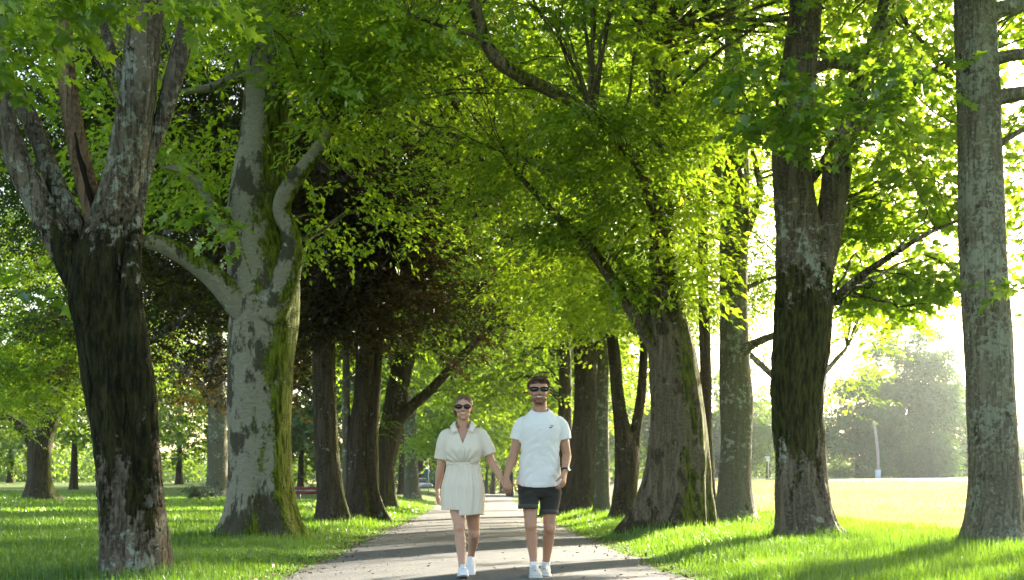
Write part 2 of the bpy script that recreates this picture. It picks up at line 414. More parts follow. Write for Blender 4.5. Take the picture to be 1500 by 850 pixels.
def spray_templates(leaf, size, length, k, seed, nvar=6, flat=0.35):
    lv, lf = leaf; rnd = random.Random(seed); out = []
    for _ in range(nvar):
        Vs, Fs, o = [], [], 0
        for j in range(k):
            t = (j + 0.6) / k; s = size * rnd.uniform(0.65, 1.2)
            yaw = (1 if j % 2 else -1) * rnd.uniform(0.5, 1.25) * (1 - 0.7 * t) + rnd.uniform(-.3, .3)
            M = rotz(yaw) @ roty(rnd.gauss(0.25, flat)) @ rotx(rnd.gauss(0, flat * 1.3))
            p = np.array([length * t, 0.10 * length * math.sin(3 * t + rnd.random()) + rnd.gauss(0, 0.05 * length), -0.22 * length * t * t + rnd.gauss(0, 0.05 * length)])
            Vs.append(lv * s @ M.T + p); Fs.append(lf + o); o += len(lv)
        out.append((np.vstack(Vs), np.vstack(Fs)))
    return out
SPR_MAPLE = spray_templates(leaf_maple(), 0.165, 0.60, 9, 1)
SPR_BEECH = spray_templates(leaf_ovate(), 0.112, 0.70, 17, 2, flat=0.26)
SPR_FAR = spray_templates(leaf_ovate(), 0.25, 0.95, 11, 3, flat=0.45)

def place_sprays(P, yaw, templ, scale, seed, droop=0.1):
    r = np.random.default_rng(seed); Vs, Fs, o = [], [], 0
    which = r.integers(0, len(templ), len(P))
    for t, (tv, tf) in enumerate(templ):
        k = np.where(which == t)[0]
        if not len(k): continue
        a = yaw[k]; b = r.normal(droop, 0.24, len(k)); c = r.normal(0, 0.27, len(k)); s = scale * r.uniform(0.7, 1.3, len(k))
        ca, sa, cb, sb, cc, sc = np.cos(a), np.sin(a), np.cos(b), np.sin(b), np.cos(c), np.sin(c)
        Z = np.zeros_like(ca); O = np.ones_like(ca)
        Rz = np.stack([ca, -sa, Z, sa, ca, Z, Z, Z, O], -1).reshape(-1, 3, 3)
        Ry = np.stack([cb, Z, sb, Z, O, Z, -sb, Z, cb], -1).reshape(-1, 3, 3)
        Rx = np.stack([O, Z, Z, Z, cc, -sc, Z, sc, cc], -1).reshape(-1, 3, 3)
        M = Rz @ Ry @ Rx * s[:, None, None]
        V = np.einsum('kij,vj->kvi', M, tv) + P[k][:, None]
        F = tf[None] + (np.arange(len(k)) * len(tv))[:, None, None]
        Vs.append(V.reshape(-1, 3)); Fs.append(F.reshape(-1, 3) + o); o += V.shape[0] * V.shape[1]
    return np.vstack(Vs), np.vstack(Fs)

# pruned gaps: where no foliage hangs in front of a trunk or over the open ground (x0, y0, x1, y1 of the photograph, nearer than Y, share kept)
GAPS = [(0, 70, 290, 860, 11.9, 0.0), (60, 20, 300, 70, 11.9, 0.15), (335, 90, 445, 800, 19.6, 0.05), (300, 330, 470, 800, 19.6, 0.0),
        (1392, 0, 1500, 830, 16.6, 0.0), (1115, 340, 1225, 800, 20.6, 0.0), (1140, 200, 1270, 340, 20.6, 0.25), (1050, 250, 1105, 780, 28.7, 0.06), (930, 440, 1050, 800, 23.8, 0.03),
        (820, 620, 1500, 900, 44, 0.0), (900, 560, 1500, 900, 44, 0.0), (1100, 480, 1500, 900, 34, 0.0), (1280, 478, 1500, 900, 90, 0.0), (1215, 640, 1500, 900, 100, 0.0), (1260, 300, 1420, 470, 100, 0.75), (1210, 440, 1260, 640, 28, 0.0),
        (455, 520, 640, 900, 40, 0.03), (420, 480, 520, 900, 30, 0.05), (560, 600, 640, 900, 70, 0.1), (640, 560, 860, 900, 30, 0.0), (680, 690, 790, 900, 140, 0.0),
        (0, 480, 330, 900, 40, 0.0), (0, 650, 330, 900, 90, 0.0), (110, 400, 240, 860, 30, 0.0), (420, 630, 470, 900, 95, 0.0)]
def keep_mask(P, seed):
    r = np.random.default_rng(seed); Y = np.maximum(P[:, 1], 0.5)
    px = 750 + FPX * P[:, 0] / Y; py = HORY - FPX * (P[:, 2] - CAMH) / Y
    keep = np.ones(len(P), bool); u = r.random(len(P))
    keep &= P[:, 1] > 4.0
    for x0, y0, x1, y1, ym, share in GAPS:
        m = 0.35 * FPX / Y
        keep &= ~((px > x0 - m * 0.8) & (px < x1 + m * 0.8) & (py > y0 - m * 0.3) & (py < y1) & (P[:, 1] < ym) & (u > share))
    return keep

def wood(pts, Y0, base, seed, flare=None, n=20, step=0.12, rough=0.05, lump=0.07, ground=0.0, rmul=0.93, twist=0.0):
    """one stem: pts (px, py, width px[, dY]) in the photograph at distance Y0; returns local verts, faces, axis samples"""
    C = []
    for p in pts:
        Y = Y0 + (p[3] if len(p) > 3 else 0)
        C.append([*W(p[0], p[1], Y), rmul * p[2] / 2 * Y / FPX])
    D = catmull(np.array(C), step); P, Rr = D[:, :3], np.maximum(D[:, 3], 0.012)
    V, F, Cp = tube_arrays(P, np.ones(len(P)), n)
    m = len(P); ang = np.linspace(0, 2 * math.pi, n, endpoint=False)
    core = np.repeat(P, n, axis=0); off = V[:m * n] - core
    rr = np.repeat(Rr, n)
    A = np.tile(ang, m)
    ax = np.stack([np.cos(A) * 1.3, np.sin(A) * 1.3, core[:, 2] * 0.55 + seed], -1)
    k = 1 + lump * 1.6 * fbm(ax, seed, 3)
    A2 = A + twist * core[:, 2]
    fine = np.stack([np.cos(A2) * 3.6, np.sin(A2) * 3.6, core[:, 2] * 0.8 + seed], -1)
    k += rough * (0.9 - 2.2 * np.abs(fbm(fine, seed + 5, 3))) * 0.8
    bn = vnoise(np.stack([np.cos(A) * 1.6, np.sin(A) * 1.6, core[:, 2] * 1.5 + seed * 3], -1), seed + 8)
    k += 0.8 * lump * sstep(0.45, 0.8, bn)                      # burrs
    if flare:
        amp, H, lobes = flare; h = np.maximum(core[:, 2] - ground, 0)
        ph = seed * 1.7; rid = np.zeros_like(A)
        for q, l in enumerate(lobes): rid += np.cos(l * A + ph * (q + 1)) / len(lobes)
        rid = np.clip(rid + 0.25, -0.4, 1.2)
        k += amp * np.exp(-h / H) * (0.45 + 0.9 * rid) + 0.10 * np.exp(-h / (H * 4)) * rid * (amp > 0.3)
    V[:m * n] = core + off * (rr * k)[:, None]
    V[-2:] = P[[0, -1]]
    return V - base, F, Cp, D

def tree(name, label, base_px, stems, barkm, leafm, cat='tree', group=None, Y=None, flare=(0.35, 0.35, (3, 5)), seed=1, crowns=(), clumps=(), templ=None,
         sscale=1.0, twigs=60, n=24, gap=0.0, lump=0.07, rough=0.05, step=0.12, trunk_label=None, limb_mats=None, limb_labels=None, zmin=None, rmul=0.93, lmul=0.93, twist=0.0):
    Y0 = Y if Y else ground_at(*base_px)
    bx = (base_px[0] - 750) * Y0 / FPX; gz = T(bx, Y0); base = np.array([bx, Y0, gz - 0.05])
    root = thing(name, label, cat, tuple(base), 0, group)
    TRUNKS.append((bx, Y0, stems[0][0][2] / 2 * Y0 / FPX))
    tr = list(stems[0]); p0 = tr[0]; lowpy = HORY - (gz - 0.35 - CAMH) * FPX / Y0
    tr = [(p0[0], lowpy, p0[2])] + [p for p in tr if p[1] < lowpy - 12]
    samples = []
    V, F, Cp, D = wood(tr, Y0, base, seed, flare, n, step, rough, lump, gz, rmul, twist); samples.append(D)
    t = link('trunk', new_mesh('trunk', V, [F, Cp], barkm), root)
    if trunk_label: t['label'] = trunk_label
    for j, st in enumerate(stems[1:]):
        V, F, Cp, D = wood(st, Y0, base, seed + 31 * (j + 1), None, max(12, n * 2 // 3), step, rough, lump, gz, lmul, twist); samples.append(D)
        o = link('limb', new_mesh('limb', V, [F, Cp], (limb_mats or {}).get(j, barkm)), root)
        if limb_labels and j in limb_labels: o['label'] = limb_labels[j]
    S = np.vstack(samples); S = S[S[:, 2] > gz + 1.6]
    Ps, Yw = [], []; r = np.random.default_rng(seed + 500)
    for (cx, cy_, cz, rx, ry, rz, cnt) in crowns:
        q = r.normal(size=(cnt, 3)); q /= np.linalg.norm(q, axis=1)[:, None]; q *= (r.random(cnt) ** 0.45)[:, None]
        P = np.array([cx, cy_, cz]) + q * np.array([rx, ry, rz])
        nn = 0.65 * vnoise(P / np.array([2.9, 2.9, 1.05]), seed + 77) + 0.35 * vnoise(P / np.array([0.9, 0.9, 0.35]), seed + 78)
        ok = nn > gap + 0.10
        ok &= (P[:, 0] < 8.2) | (r.random(cnt) < 0.3) | (Y0 < 18) | (Y0 > 60)                       # the sunny outer side is thinner
        if zmin is not None: ok &= P[:, 2] > zmin + gz + 0.8 * vnoise(P / 2.2, seed + 3)
        P = P[ok]; P = P[keep_mask(P, seed + 9)]
        Ps.append(P); Yw.append(np.arctan2(P[:, 1] - cy_, P[:, 0] - cx) + r.normal(0, 0.9, len(P)))
    for (px, py, Yc, rpx, rpy, cnt) in clumps:
        c = W(px, py, Yc); s = Yc / FPX
        q = r.normal(size=(cnt, 3)); q /= np.linalg.norm(q, axis=1)[:, None]; q *= (r.random(cnt) ** 0.5)[:, None]
        P = c + q * np.array([rpx * s, 0.6 * (rpx + rpy) * s, rpy * s])
        P = P[fbm(P / np.array([1.0, 1.0, 0.45]), seed + 78, 2) > -0.25]
        Ps.append(P); Yw.append(np.arctan2(P[:, 1] - c[1], P[:, 0] - c[0]) + r.normal(0, 0.9, len(P)))
    if Ps:
        P = np.vstack(Ps); Yaw = np.concatenate(Yw)
        V, F = place_sprays(P, Yaw, templ or SPR_BEECH, sscale, seed + 13)
        Vs, Fs, o, nl = [V], [F], len(V), len(F)
        if twigs and len(P):
            for c in P[r.integers(0, len(P), twigs)]:
                d = np.linalg.norm(S[:, :3] - c - np.array([0, 0, -0.5]), axis=1); kk = int(np.argmin(d))
                a = S[kk, :3]; L = d[kk]
                if L < 0.5 or L > 7: continue
                mid = a * 0.45 + c * 0.55 + np.array([0, 0, 0.12 * L]) + r.normal(0, 0.07 * L, 3)
                ra = min(S[kk, 3] * 0.4, 0.010 + 0.007 * L, 0.04)
                Q = catmull(np.vstack([np.append(a, ra), np.append(mid, ra * 0.6), np.append(c + r.normal(0, 0.05 * L, 3), 0.008)]), 0.35)
                Q[1:-1, :3] += r.normal(0, 0.025, (len(Q) - 2, 3))
                tv, tf, tcap = tube_arrays(Q[:, :3], Q[:, 3], 5)
                tf = np.concatenate([tf[:, [0, 1, 2]], tf[:, [0, 2, 3]]])
                Vs.append(tv); Fs.append(tf + o); o += len(tv)
        V = np.vstack(Vs); F = np.vstack(Fs)
        fm = np.zeros(len(F), np.int32); fm[nl:] = 1
        link('crown', new_mesh('crown', V - base, F, smooth=False, fmat=fm, mats=[leafm, barkm]), root)
    return root

B_DARK = bark('bark_dark_moss', (0.12, 0.098, 0.068), (0.022, 0.016, 0.012), moss=(0.022, 0.021, 0.006), patch=0.2, lich=0.62, lichen=(0.27, 0.275, 0.21), moss_amt=0.55, moss_lo=(0.2, 1.6), moss_hi=(1.9, 4.2), fiss=0.8, fdepth=0.05)
B_BEECH = bark('bark_beech', (0.255, 0.235, 0.17), (0.04, 0.034, 0.018), moss=(0.095, 0.120, 0.011), patch=0.85, lich=0.1, moss_side=(1.0, -0.15), moss_amt=0.62, fiss=0.14, lent=True, fdepth=0.03, pscale=2.0, foot=0.35)
B_MAPLE = bark('bark_maple', (0.145, 0.115, 0.083), (0.025, 0.019, 0.014), moss=(0.036, 0.038, 0.009), patch=0.2, lich=0.45, moss_amt=0.55, moss_lo=(0.4, 2.2), moss_hi=(2.4, 5.0), fiss=0.7, fdepth=0.04)
B_LICHEN = bark('bark_lichen', (0.15, 0.13, 0.09), (0.045, 0.037, 0.026), lichen=(0.25, 0.25, 0.185), patch=0.45, lich=0.72, moss_amt=0.36, fiss=0.6, fdepth=0.03, lscale=13.0, pscale=3.2)
B_GREEN = bark('bark_green_grey', (0.13, 0.12, 0.085), (0.04, 0.034, 0.024), patch=0.35, lich=0.5, moss=(0.09, 0.11, 0.03), moss_amt=0.42, fiss=0.3, fdepth=0.02)
B_MOSSY = bark('bark_mossy', (0.072, 0.056, 0.038), (0.02, 0.015, 0.01), moss=(0.06, 0.07, 0.011), patch=0.3, lich=0.15, moss_side=(1, 0.3), moss_amt=0.5, fiss=0.7, fdepth=0.05)
B_BUTT = bark('bark_old_beech', (0.15, 0.12, 0.08), (0.045, 0.034, 0.02), moss=(0.075, 0.09, 0.012), patch=0.6, lich=0.15, moss_side=(1.0, -0.3), moss_amt=0.42, fiss=0.5, fdepth=0.045, pscale=2.2, foot=0.1)
B_DEAD = bark('dead_wood', (0.17, 0.112, 0.066), (0.05, 0.03, 0.017), patch=0.3, lich=0, fiss=0.75, fdepth=0.03)
LF_MAPLE = leaf_mat('leaf_maple', (0.038, 0.100, 0.016), (0.31, 0.57, 0.032), 0.52)
LF_BEECH = leaf_mat('leaf_beech', (0.042, 0.105, 0.014), (0.36, 0.62, 0.034), 0.54)
LF_COPPER = leaf_mat('leaf_copper', (0.024, 0.022, 0.010), (0.065, 0.052, 0.012), 0.38, 0.6)
LF_FAR = leaf_mat('leaf_far', (0.045, 0.100, 0.020), (0.19, 0.36, 0.03), 0.46)

LF_SHADE = leaf_mat('leaf_shaded_green', (0.024, 0.056, 0.014), (0.11, 0.21, 0.02), 0.45)  # darkened leaf colour standing in for shade inside the left canopy
LF_MID = leaf_mat('leaf_half_shaded', (0.034, 0.080, 0.014), (0.19, 0.36, 0.022), 0.48)  # dimmer copy of the beech leaf: avenue shade put into the colour
DENS = 2.1
def N(k): return int(k * DENS)

L1 = tree('maple_tree', 'large dark mossy maple forking low, with a bare brown dead limb', (200, 846), [
    [(198, 860, 104), (197, 800, 97), (190, 720, 97), (183, 640, 100), (172, 560, 108), (160, 490, 104), (148, 430, 100), (150, 375, 84), (165, 320, 68), (182, 250, 60), (195, 180, 57), (205, 100, 55), (215, 0, 52), (225, -130, 46), (230, -300, 38)],
    [(222, 745, 40, -.14), (214, 690, 52, -.18), (210, 600, 56, -.2), (200, 520, 52, -.22), (193, 450, 46, -.2), (193, 400, 38, -.13), (197, 345, 28, 0), (206, 285, 24, .05), (220, 225, 26, .1), (240, 168, 32, .1), (258, 100, 35, .15), (275, 30, 33, .2), (295, -90, 28, .3)],
    [(140, 455, 62), (112, 395, 62), (85, 345, 56), (55, 292, 52), (28, 238, 47), (10, 185, 40), (0, 120, 36), (-15, 10, 30)],
    [(140, 400, 44, .15), (108, 325, 40, .2), (82, 270, 37, .25), (57, 205, 34, .3), (30, 150, 34, .3), (0, 108, 32, .3), (-45, 60, 28, .3)],
    [(146, 365, 30, .1), (135, 305, 38, .15), (118, 235, 38, .2), (106, 175, 35, .2), (98, 115, 33, .2), (94, 65, 31, .2), (96, 27, 27, .2)],
    [(190, 150, 20, .1), (165, 80, 18, .4), (150, 30, 16, .6), (130, -40, 12, .9)]],
    B_DARK, LF_MAPLE, seed=3, flare=(0.16, 0.5, (3, 5, 8)), n=64, step=0.05, rough=0.17, lump=0.09, twist=0.5, rmul=0.86, lmul=0.72, templ=SPR_MAPLE, sscale=0.68, zmin=5.2,
    crowns=[(-4.2, 12.5, 8.6, 5.0, 4.5, 4.0, N(3400)), (-2.5, 9.5, 10.5, 5.0, 5.0, 3.0, N(1400))],
    clumps=[(50, 0, 9.5, 110, 24, 44), (250, -10, 9.5, 90, 22, 30), (10, 80, 9.5, 34, 36, 22), (15, 415, 10.5, 22, 22, 6), (0, 480, 9.5, 10, 30, 3),
            (255, 228, 12.0, 20, 14, 6), (300, 312, 13.5, 26, 26, 12), (350, 345, 14.5, 16, 16, 5), (100, 430, 13.5, 10, 10, 3)],
    limb_mats={3: B_DEAD}, limb_labels={3: 'bare smooth brown dead limb with a broken top'}, twigs=90)
# hollow in the dead limb: a dark raised strip, its inner shade put into colour
hm = plain('hollow_shade', (0.02, 0.014, 0.01), 0.95, 0.05)
hb = MB(); Yh = L1.location[1]
hp = catmull(np.array([[*(W(px, py, Yh + 0.2 - 0.165 + d) - np.array(L1.location)), w * 0.65 * Yh / FPX] for px, py, w, d in
     [(110, 195, 2, .02), (113, 215, 4, .0), (120, 240, 6, .0), (127, 270, 7, -.005), (134, 300, 6, -.01), (142, 330, 2, .02)]]), 0.03)
hp[:, 0] += 0.012 * vnoise(hp[:, :3] * 14, 2)
hb.tube(hp[:, :3], np.maximum(hp[:, 3] * (1 + 0.4 * vnoise(hp[:, :3] * 20, 7)), 0.004), 8)
ho = hb.build('hollow', hm, None)
ho.parent = [c for c in L1.children if c.get('label')][0]

L2 = tree('beech_tree', 'huge pale grey beech with bright moss down one side and a big low limb', (385, 792), [
    [(385, 810, 122), (385, 785, 108), (384, 740, 98), (382, 680, 95), (381, 600, 97), (383, 520, 101), (388, 455, 106), (385, 390, 108), (376, 330, 98), (379, 270, 86), (388, 200, 78), (393, 130, 72), (396, 60, 66), (398, -80, 58), (400, -260, 48)],
    [(385, 490, 60, -.1), (352, 447, 46, -.3), (312, 405, 36, -.5), (270, 374, 31, -.7), (235, 358, 27, -.8), (205, 356, 22, -.9), (160, 372, 15, -1.0)],
    [(395, 470, 50, -.3), (420, 405, 42, -.42), (428, 350, 30, -.5), (413, 308, 28, -.5), (424, 275, 28, -.55), (450, 240, 23, -.6), (473, 208, 17, -.7), (500, 165, 12, -.8)],
    [(378, 430, 60, -.25), (345, 352, 36, -.35), (320, 316, 30, -.4), (303, 280, 22, -.5), (280, 255, 16, -.6), (235, 240, 11, -.7)],
    [(392, 120, 26, -.1), (355, 112, 18, -.2), (310, 128, 13, -.3), (265, 135, 8, -.4)],
    [(392, 60, 40, 0), (430, 0, 30, .5), (480, -60, 22, 1)]],
    B_BEECH, LF_BEECH, seed=5, flare=(0.62, 0.40, (3, 5, 7)), n=56, step=0.07, rough=0.03, lump=0.05, zmin=4.6,
    crowns=[(-3.2, 19.5, 10.5, 7.0, 6.5, 6.0, N(6500))],
    clumps=[(520, 110, 17.5, 70, 40, 110), (490, 190, 17.8, 40, 30, 30), (570, 60, 17.5, 80, 40, 110), (455, 130, 18, 30, 60, 30), (430, 60, 18, 50, 50, 40)], twigs=160)

L3 = tree('copper_beech_tree', 'dark trunked copper beech with brown purple leaves standing before the red bench', (486, 770), [
    [(488, 778, 56), (486, 740, 43), (480, 680, 37), (476, 600, 37), (474, 520, 36), (473, 440, 34), (475, 350, 32), (478, 200, 28), (480, 50, 24)],
    [(474, 470, 18), (510, 420, 14), (560, 370, 11), (610, 330, 8)], [(474, 430, 18), (430, 380, 14, .5), (370, 340, 10, 1)]],
    B_MOSSY, LF_COPPER, seed=8, flare=(0.3, 0.4, (3, 5)), n=32, zmin=3.0, sscale=1.1,
    crowns=[(-4.6, 30, 8.8, 5.6, 6.0, 6.2, N(5500))], clumps=[(540, 400, 27, 90, 90, 420), (590, 330, 27, 60, 70, 260), (500, 460, 27, 60, 60, 260), (480, 330, 27.5, 60, 90, 260), (610, 440, 30, 40, 40, 120), (450, 290, 28, 40, 50, 120)], twigs=110, gap=-0.08)
L3b = tree('young_tree', 'slim dark young trunk close beside the copper beech trunk', (509, 771), [
    [(510, 776, 17), (508, 700, 13), (507, 620, 12), (507, 500, 11), (505, 350, 10), (503, 200, 8)]],
    B_GREEN, LF_BEECH, seed=9, flare=(0.2, 0.3, (3,)), n=16, Y=29.5, crowns=[(-4.2, 29.5, 11, 3, 3, 3, N(500))], twigs=10)
L4 = tree('twin_stemmed_tree', 'dark double trunked tree with deep buttress roots and a sunlit right edge', (537, 767), [
    [(535, 776, 58), (532, 740, 46), (529, 700, 40), (527, 640, 34), (532, 590, 30), (535, 540, 30), (537, 460, 30), (545, 350, 30), (550, 200, 26)],
    [(543, 750, 26, -.05), (543, 700, 25, -.05), (543, 650, 23, -.05), (546, 600, 21, .0), (549, 560, 20, .05), (554, 500, 18, .1), (572, 400, 18, .2), (590, 260, 14, .5)],
    [(540, 480, 16), (590, 430, 12), (640, 390, 8)]],
    B_MOSSY, LF_MID, seed=12, flare=(0.42, 0.8, (5, 7)), n=56, lump=0.05, zmin=4.0, crowns=[(-5.0, 36, 10.5, 6.0, 6.5, 6.5, N(5200))], twigs=90, gap=0.02)
L5 = tree('leaning_tree', 'leaning brown trunk whose long limb reaches right over the path behind the woman', (565, 744), [
    [(563, 748, 38), (563, 720, 33), (564, 680, 33), (571, 640, 37), (578, 600, 36), (585, 560, 34), (600, 500, 29), (622, 455, 25), (650, 410, 21), (680, 355, 17), (695, 300, 14), (700, 220, 10)],
    [(574, 625, 26, -.1), (600, 598, 18, -.3), (630, 572, 15, -.8), (660, 540, 13, -1.2), (690, 508, 11, -1.6), (720, 480, 8, -2)],
    [(585, 560, 22), (575, 500, 18), (570, 420, 14), (570, 300, 10)]],
    B_MOSSY, LF_MID, seed=15, flare=(0.25, 0.4, (3, 5)), n=32, zmin=4.4, crowns=[(-4.2, 49, 11.0, 6.5, 7, 7, N(4600)), (-4.5, 50, 18.5, 6.5, 7, 5, N(1800))], twigs=80, sscale=1.2, clumps=[(540, 600, 47, 24, 40, 24), (640, 470, 46, 70, 60, 140), (690, 400, 44, 60, 60, 120)])
L6 = tree('thick_trunk_tree', 'straight mossy trunk in front of the parked grey car', (603, 727), [
    [(604, 731, 27), (603, 700, 22), (602, 670, 20), (601, 630, 19), (600, 560, 18), (600, 450, 16), (602, 330, 12)]],
    B_GREEN, LF_BEECH, seed=18, Y=75, flare=(0.2, 0.5, (3, 5)), n=24, step=0.25, zmin=4.6, crowns=[(-5.8, 75, 12, 7, 7, 8, N(2400)), (-4.5, 75, 23, 8, 8, 8, N(2200))], templ=SPR_FAR, twigs=50, clumps=[(620, 655, 70, 26, 22, 40), (690, 610, 72, 60, 50, 300), (655, 640, 72, 40, 34, 160), (740, 640, 74, 50, 34, 200), (660, 540, 70, 60, 50, 200)])
LF1 = tree('spreading_tree', 'lone spreading tree on a grassy mound out on the far left lawn', (60, 734), [
    [(60, 740, 54), (58, 720, 40), (57, 690, 34), (58, 660, 36), (66, 630, 30), (85, 590, 24), (100, 540, 18), (110, 470, 13)],
    [(55, 660, 26), (40, 635, 18), (15, 615, 14), (-20, 600, 10)], [(62, 640, 24), (60, 600, 20), (55, 540, 14), (50, 460, 10)]],
    B_MOSSY, LF_MAPLE, seed=21, flare=(0.35, 0.5, (3, 5)), n=28, step=0.2, zmin=3.6, sscale=1.2,
    crowns=[(-19.0, 50, 9.8, 6.8, 6.5, 7.0, N(6500))], clumps=[(20, 600, 48, 50, 40, 110), (90, 560, 48, 50, 40, 110), (50, 470, 46, 100, 80, 420), (30, 310, 47, 100, 90, 420), (0, 540, 46, 60, 60, 200), (120, 480, 47, 60, 60, 200)], twigs=50)
LF2 = tree('copper_tree', 'pale trunked copper leaved tree with a dark shrub at its foot behind the pale beech', (316, 731), [
    [(318, 735, 44), (318, 700, 33), (318, 650, 29), (318, 600, 28), (316, 520, 26), (312, 400, 20), (310, 250, 16)],
    [(317, 600, 16), (290, 560, 12), (250, 530, 8)]],
    B_GREEN, LF_COPPER, seed=24, flare=(0.3, 0.4, (3, 5)), n=24, step=0.2, zmin=4.0, sscale=1.3, crowns=[(-11.5, 45, 9.6, 7.0, 6.0, 6.4, N(6000))], twigs=40, gap=-.1,
    clumps=[(260, 520, 44, 60, 60, 90)])
LF3 = tree('bushy_tree', 'bright green bushy tree between the lawn tree and the mossy maple', (165, 706), [
    [(165, 712, 16), (166, 680, 12), (168, 620, 10), (170, 540, 8)]],
    B_MOSSY, LF_FAR, seed=27, flare=(0.3, 0.4, (3, 5)), n=16, step=0.3, zmin=1.6, templ=SPR_FAR, crowns=[(-24.0, 75, 6.8, 5.6, 6, 5.2, N(1500))], Y=75, twigs=20)

LH = tree('leafy_tree', 'leafy tree standing behind the mossy maple with its trunk hidden by it', (186, 768), [
    [(186, 775, 34), (186, 700, 28), (187, 600, 26), (190, 500, 24), (195, 380, 18), (200, 250, 14)]],
    B_MOSSY, LF_SHADE, seed=70, Y=30, flare=(0.25, 0.4, (3, 5)), n=20, step=0.2, zmin=4.6, gap=-.2, clumps=[(300, 220, 30, 70, 100, 380), (260, 120, 30, 70, 70, 260), (60, 250, 30, 90, 110, 420)], crowns=[(-10.2, 31, 11.0, 6.2, 5.0, 6.8, N(6500))], twigs=50)
R1 = tree('lichen_trunk_tree', 'tall pale lichen covered trunk at the right edge on the near grass', (1457, 808), [
    [(1462, 818, 122), (1459, 785, 92), (1458, 740, 81), (1457, 680, 77), (1452, 600, 76), (1447, 500, 76), (1442, 420, 74), (1438, 340, 72), (1436, 250, 70), (1434, 150, 69), (1430, 60, 66), (1428, 0, 64), (1425, -140, 58), (1420, -330, 48)],
    [(1435, 30, 36), (1470, 12, 25), (1510, 4, 22), (1600, -30, 16), (1700, -70, 9), (1790, -90, 3)], [(1440, 92, 22), (1480, 82, 18), (1560, 70, 14), (1640, 40, 8), (1720, 20, 2)],
    [(1440, 150, 28), (1480, 140, 23), (1560, 130, 17), (1650, 135, 11), (1740, 115, 6), (1800, 110, 2)], [(1450, 222, 13), (1490, 195, 9), (1560, 165, 6), (1620, 155, 2)]],
    B_LICHEN, LF_MAPLE, seed=33, flare=(0.32, 0.30, (3, 5)), n=56, step=0.06, rough=0.05, lump=0.06, rmul=0.88, templ=SPR_MAPLE, sscale=0.85, zmin=5.6,
    crowns=[(6.8, 16.5, 9.6, 5.5, 5.0, 4.6, N(2800)), (3.5, 10.5, 10.5, 5.0, 5.0, 3.0, N(1400))],
    clumps=[(1500, 420, 15.0, 22, 30, 7), (1470, 415, 14.6, 14, 16, 4), (1505, 260, 18, 20, 90, 22), (1660, 90, 15.8, 110, 70, 120), (1350, 110, 15, 60, 40, 26)], twigs=90)
R0 = tree('meadow_tree', 'leafy tree at the frame edge whose leaves show beyond the lichen covered trunk', (1760, 770), [
    [(1760, 780, 52), (1758, 700, 42), (1755, 600, 38), (1750, 450, 30), (1745, 250, 20)], [(1755, 560, 22), (1690, 480, 16), (1620, 420, 10), (1560, 390, 5)], [(1752, 480, 20), (1680, 360, 13), (1600, 280, 8), (1540, 240, 4)]],
    B_GREEN, LF_MAPLE, seed=71, Y=24.5, flare=(0.3, 0.4, (3, 5)), n=20, step=0.2, zmin=2.2, templ=SPR_MAPLE, gap=-.12,
    crowns=[(13.4, 24.5, 6.4, 4.0, 4.8, 4.4, N(1900))], clumps=[(1505, 330, 22, 24, 110, 70)], twigs=60)
R2 = tree('forked_maple_tree', 'dark moss banded maple forking into two on the right of the path', (1183, 791), [
    [(1185, 800, 108), (1181, 772, 84), (1175, 720, 75), (1172, 660, 71), (1168, 600, 73), (1170, 540, 80), (1177, 480, 80), (1180, 430, 80), (1179, 385, 80), (1170, 330, 64), (1163, 270, 58), (1160, 220, 56), (1165, 150, 54), (1172, 80, 50), (1180, 0, 46), (1185, -140, 40), (1190, -300, 30)],
    [(1188, 420, 52, -.05), (1208, 360, 45, 0), (1220, 305, 42, .05), (1227, 250, 42, .1), (1238, 200, 38, .15), (1255, 140, 32, .2), (1275, 90, 30, .3), (1295, 30, 26, .4), (1312, -70, 20, .6)],
    [(1233, 235, 30, .1), (1262, 188, 27, 0), (1302, 152, 23, -.1), (1340, 125, 18, -.3), (1395, 88, 11, -.6)],
    [(1200, 455, 22, 0), (1235, 426, 14, -.2), (1265, 402, 12, -.5), (1312, 370, 9, -.9), (1360, 342, 6, -1.3), (1410, 322, 3, -1.7), (1450, 318, 1.5, -2)],
    [(1185, 265, 16, .2), (1210, 232, 13, .3), (1218, 205, 9, .4)], [(1165, 110, 24), (1215, 95, 14, .3), (1250, 100, 10, .6)]],
    B_MAPLE, LF_MAPLE, seed=36, flare=(0.28, 0.35, (3, 5, 8)), n=56, step=0.06, rough=0.14, lump=0.10, twist=0.25, templ=SPR_MAPLE, sscale=0.82, zmin=5.4,
    crowns=[(5.6, 20.5, 10.0, 6.0, 5.5, 5.2, N(3600))],
    clumps=[(1240, 150, 15.5, 70, 60, 70), (1150, 190, 16, 50, 50, 46), (1330, 290, 18.5, 80, 60, 230), (1290, 425, 19.5, 70, 50, 170), (1345, 400, 19, 60, 46, 130), (1250, 330, 19.5, 50, 60, 150), (1370, 200, 18, 40, 80, 90), (1320, 60, 17, 80, 50, 90),
            (1250, 480, 21.5, 40, 30, 26), (1330, 210, 17, 60, 60, 60), (1090, 130, 16, 60, 70, 60), (1380, 420, 19, 26, 26, 12), (1300, 470, 21, 40, 20, 16)], twigs=150)
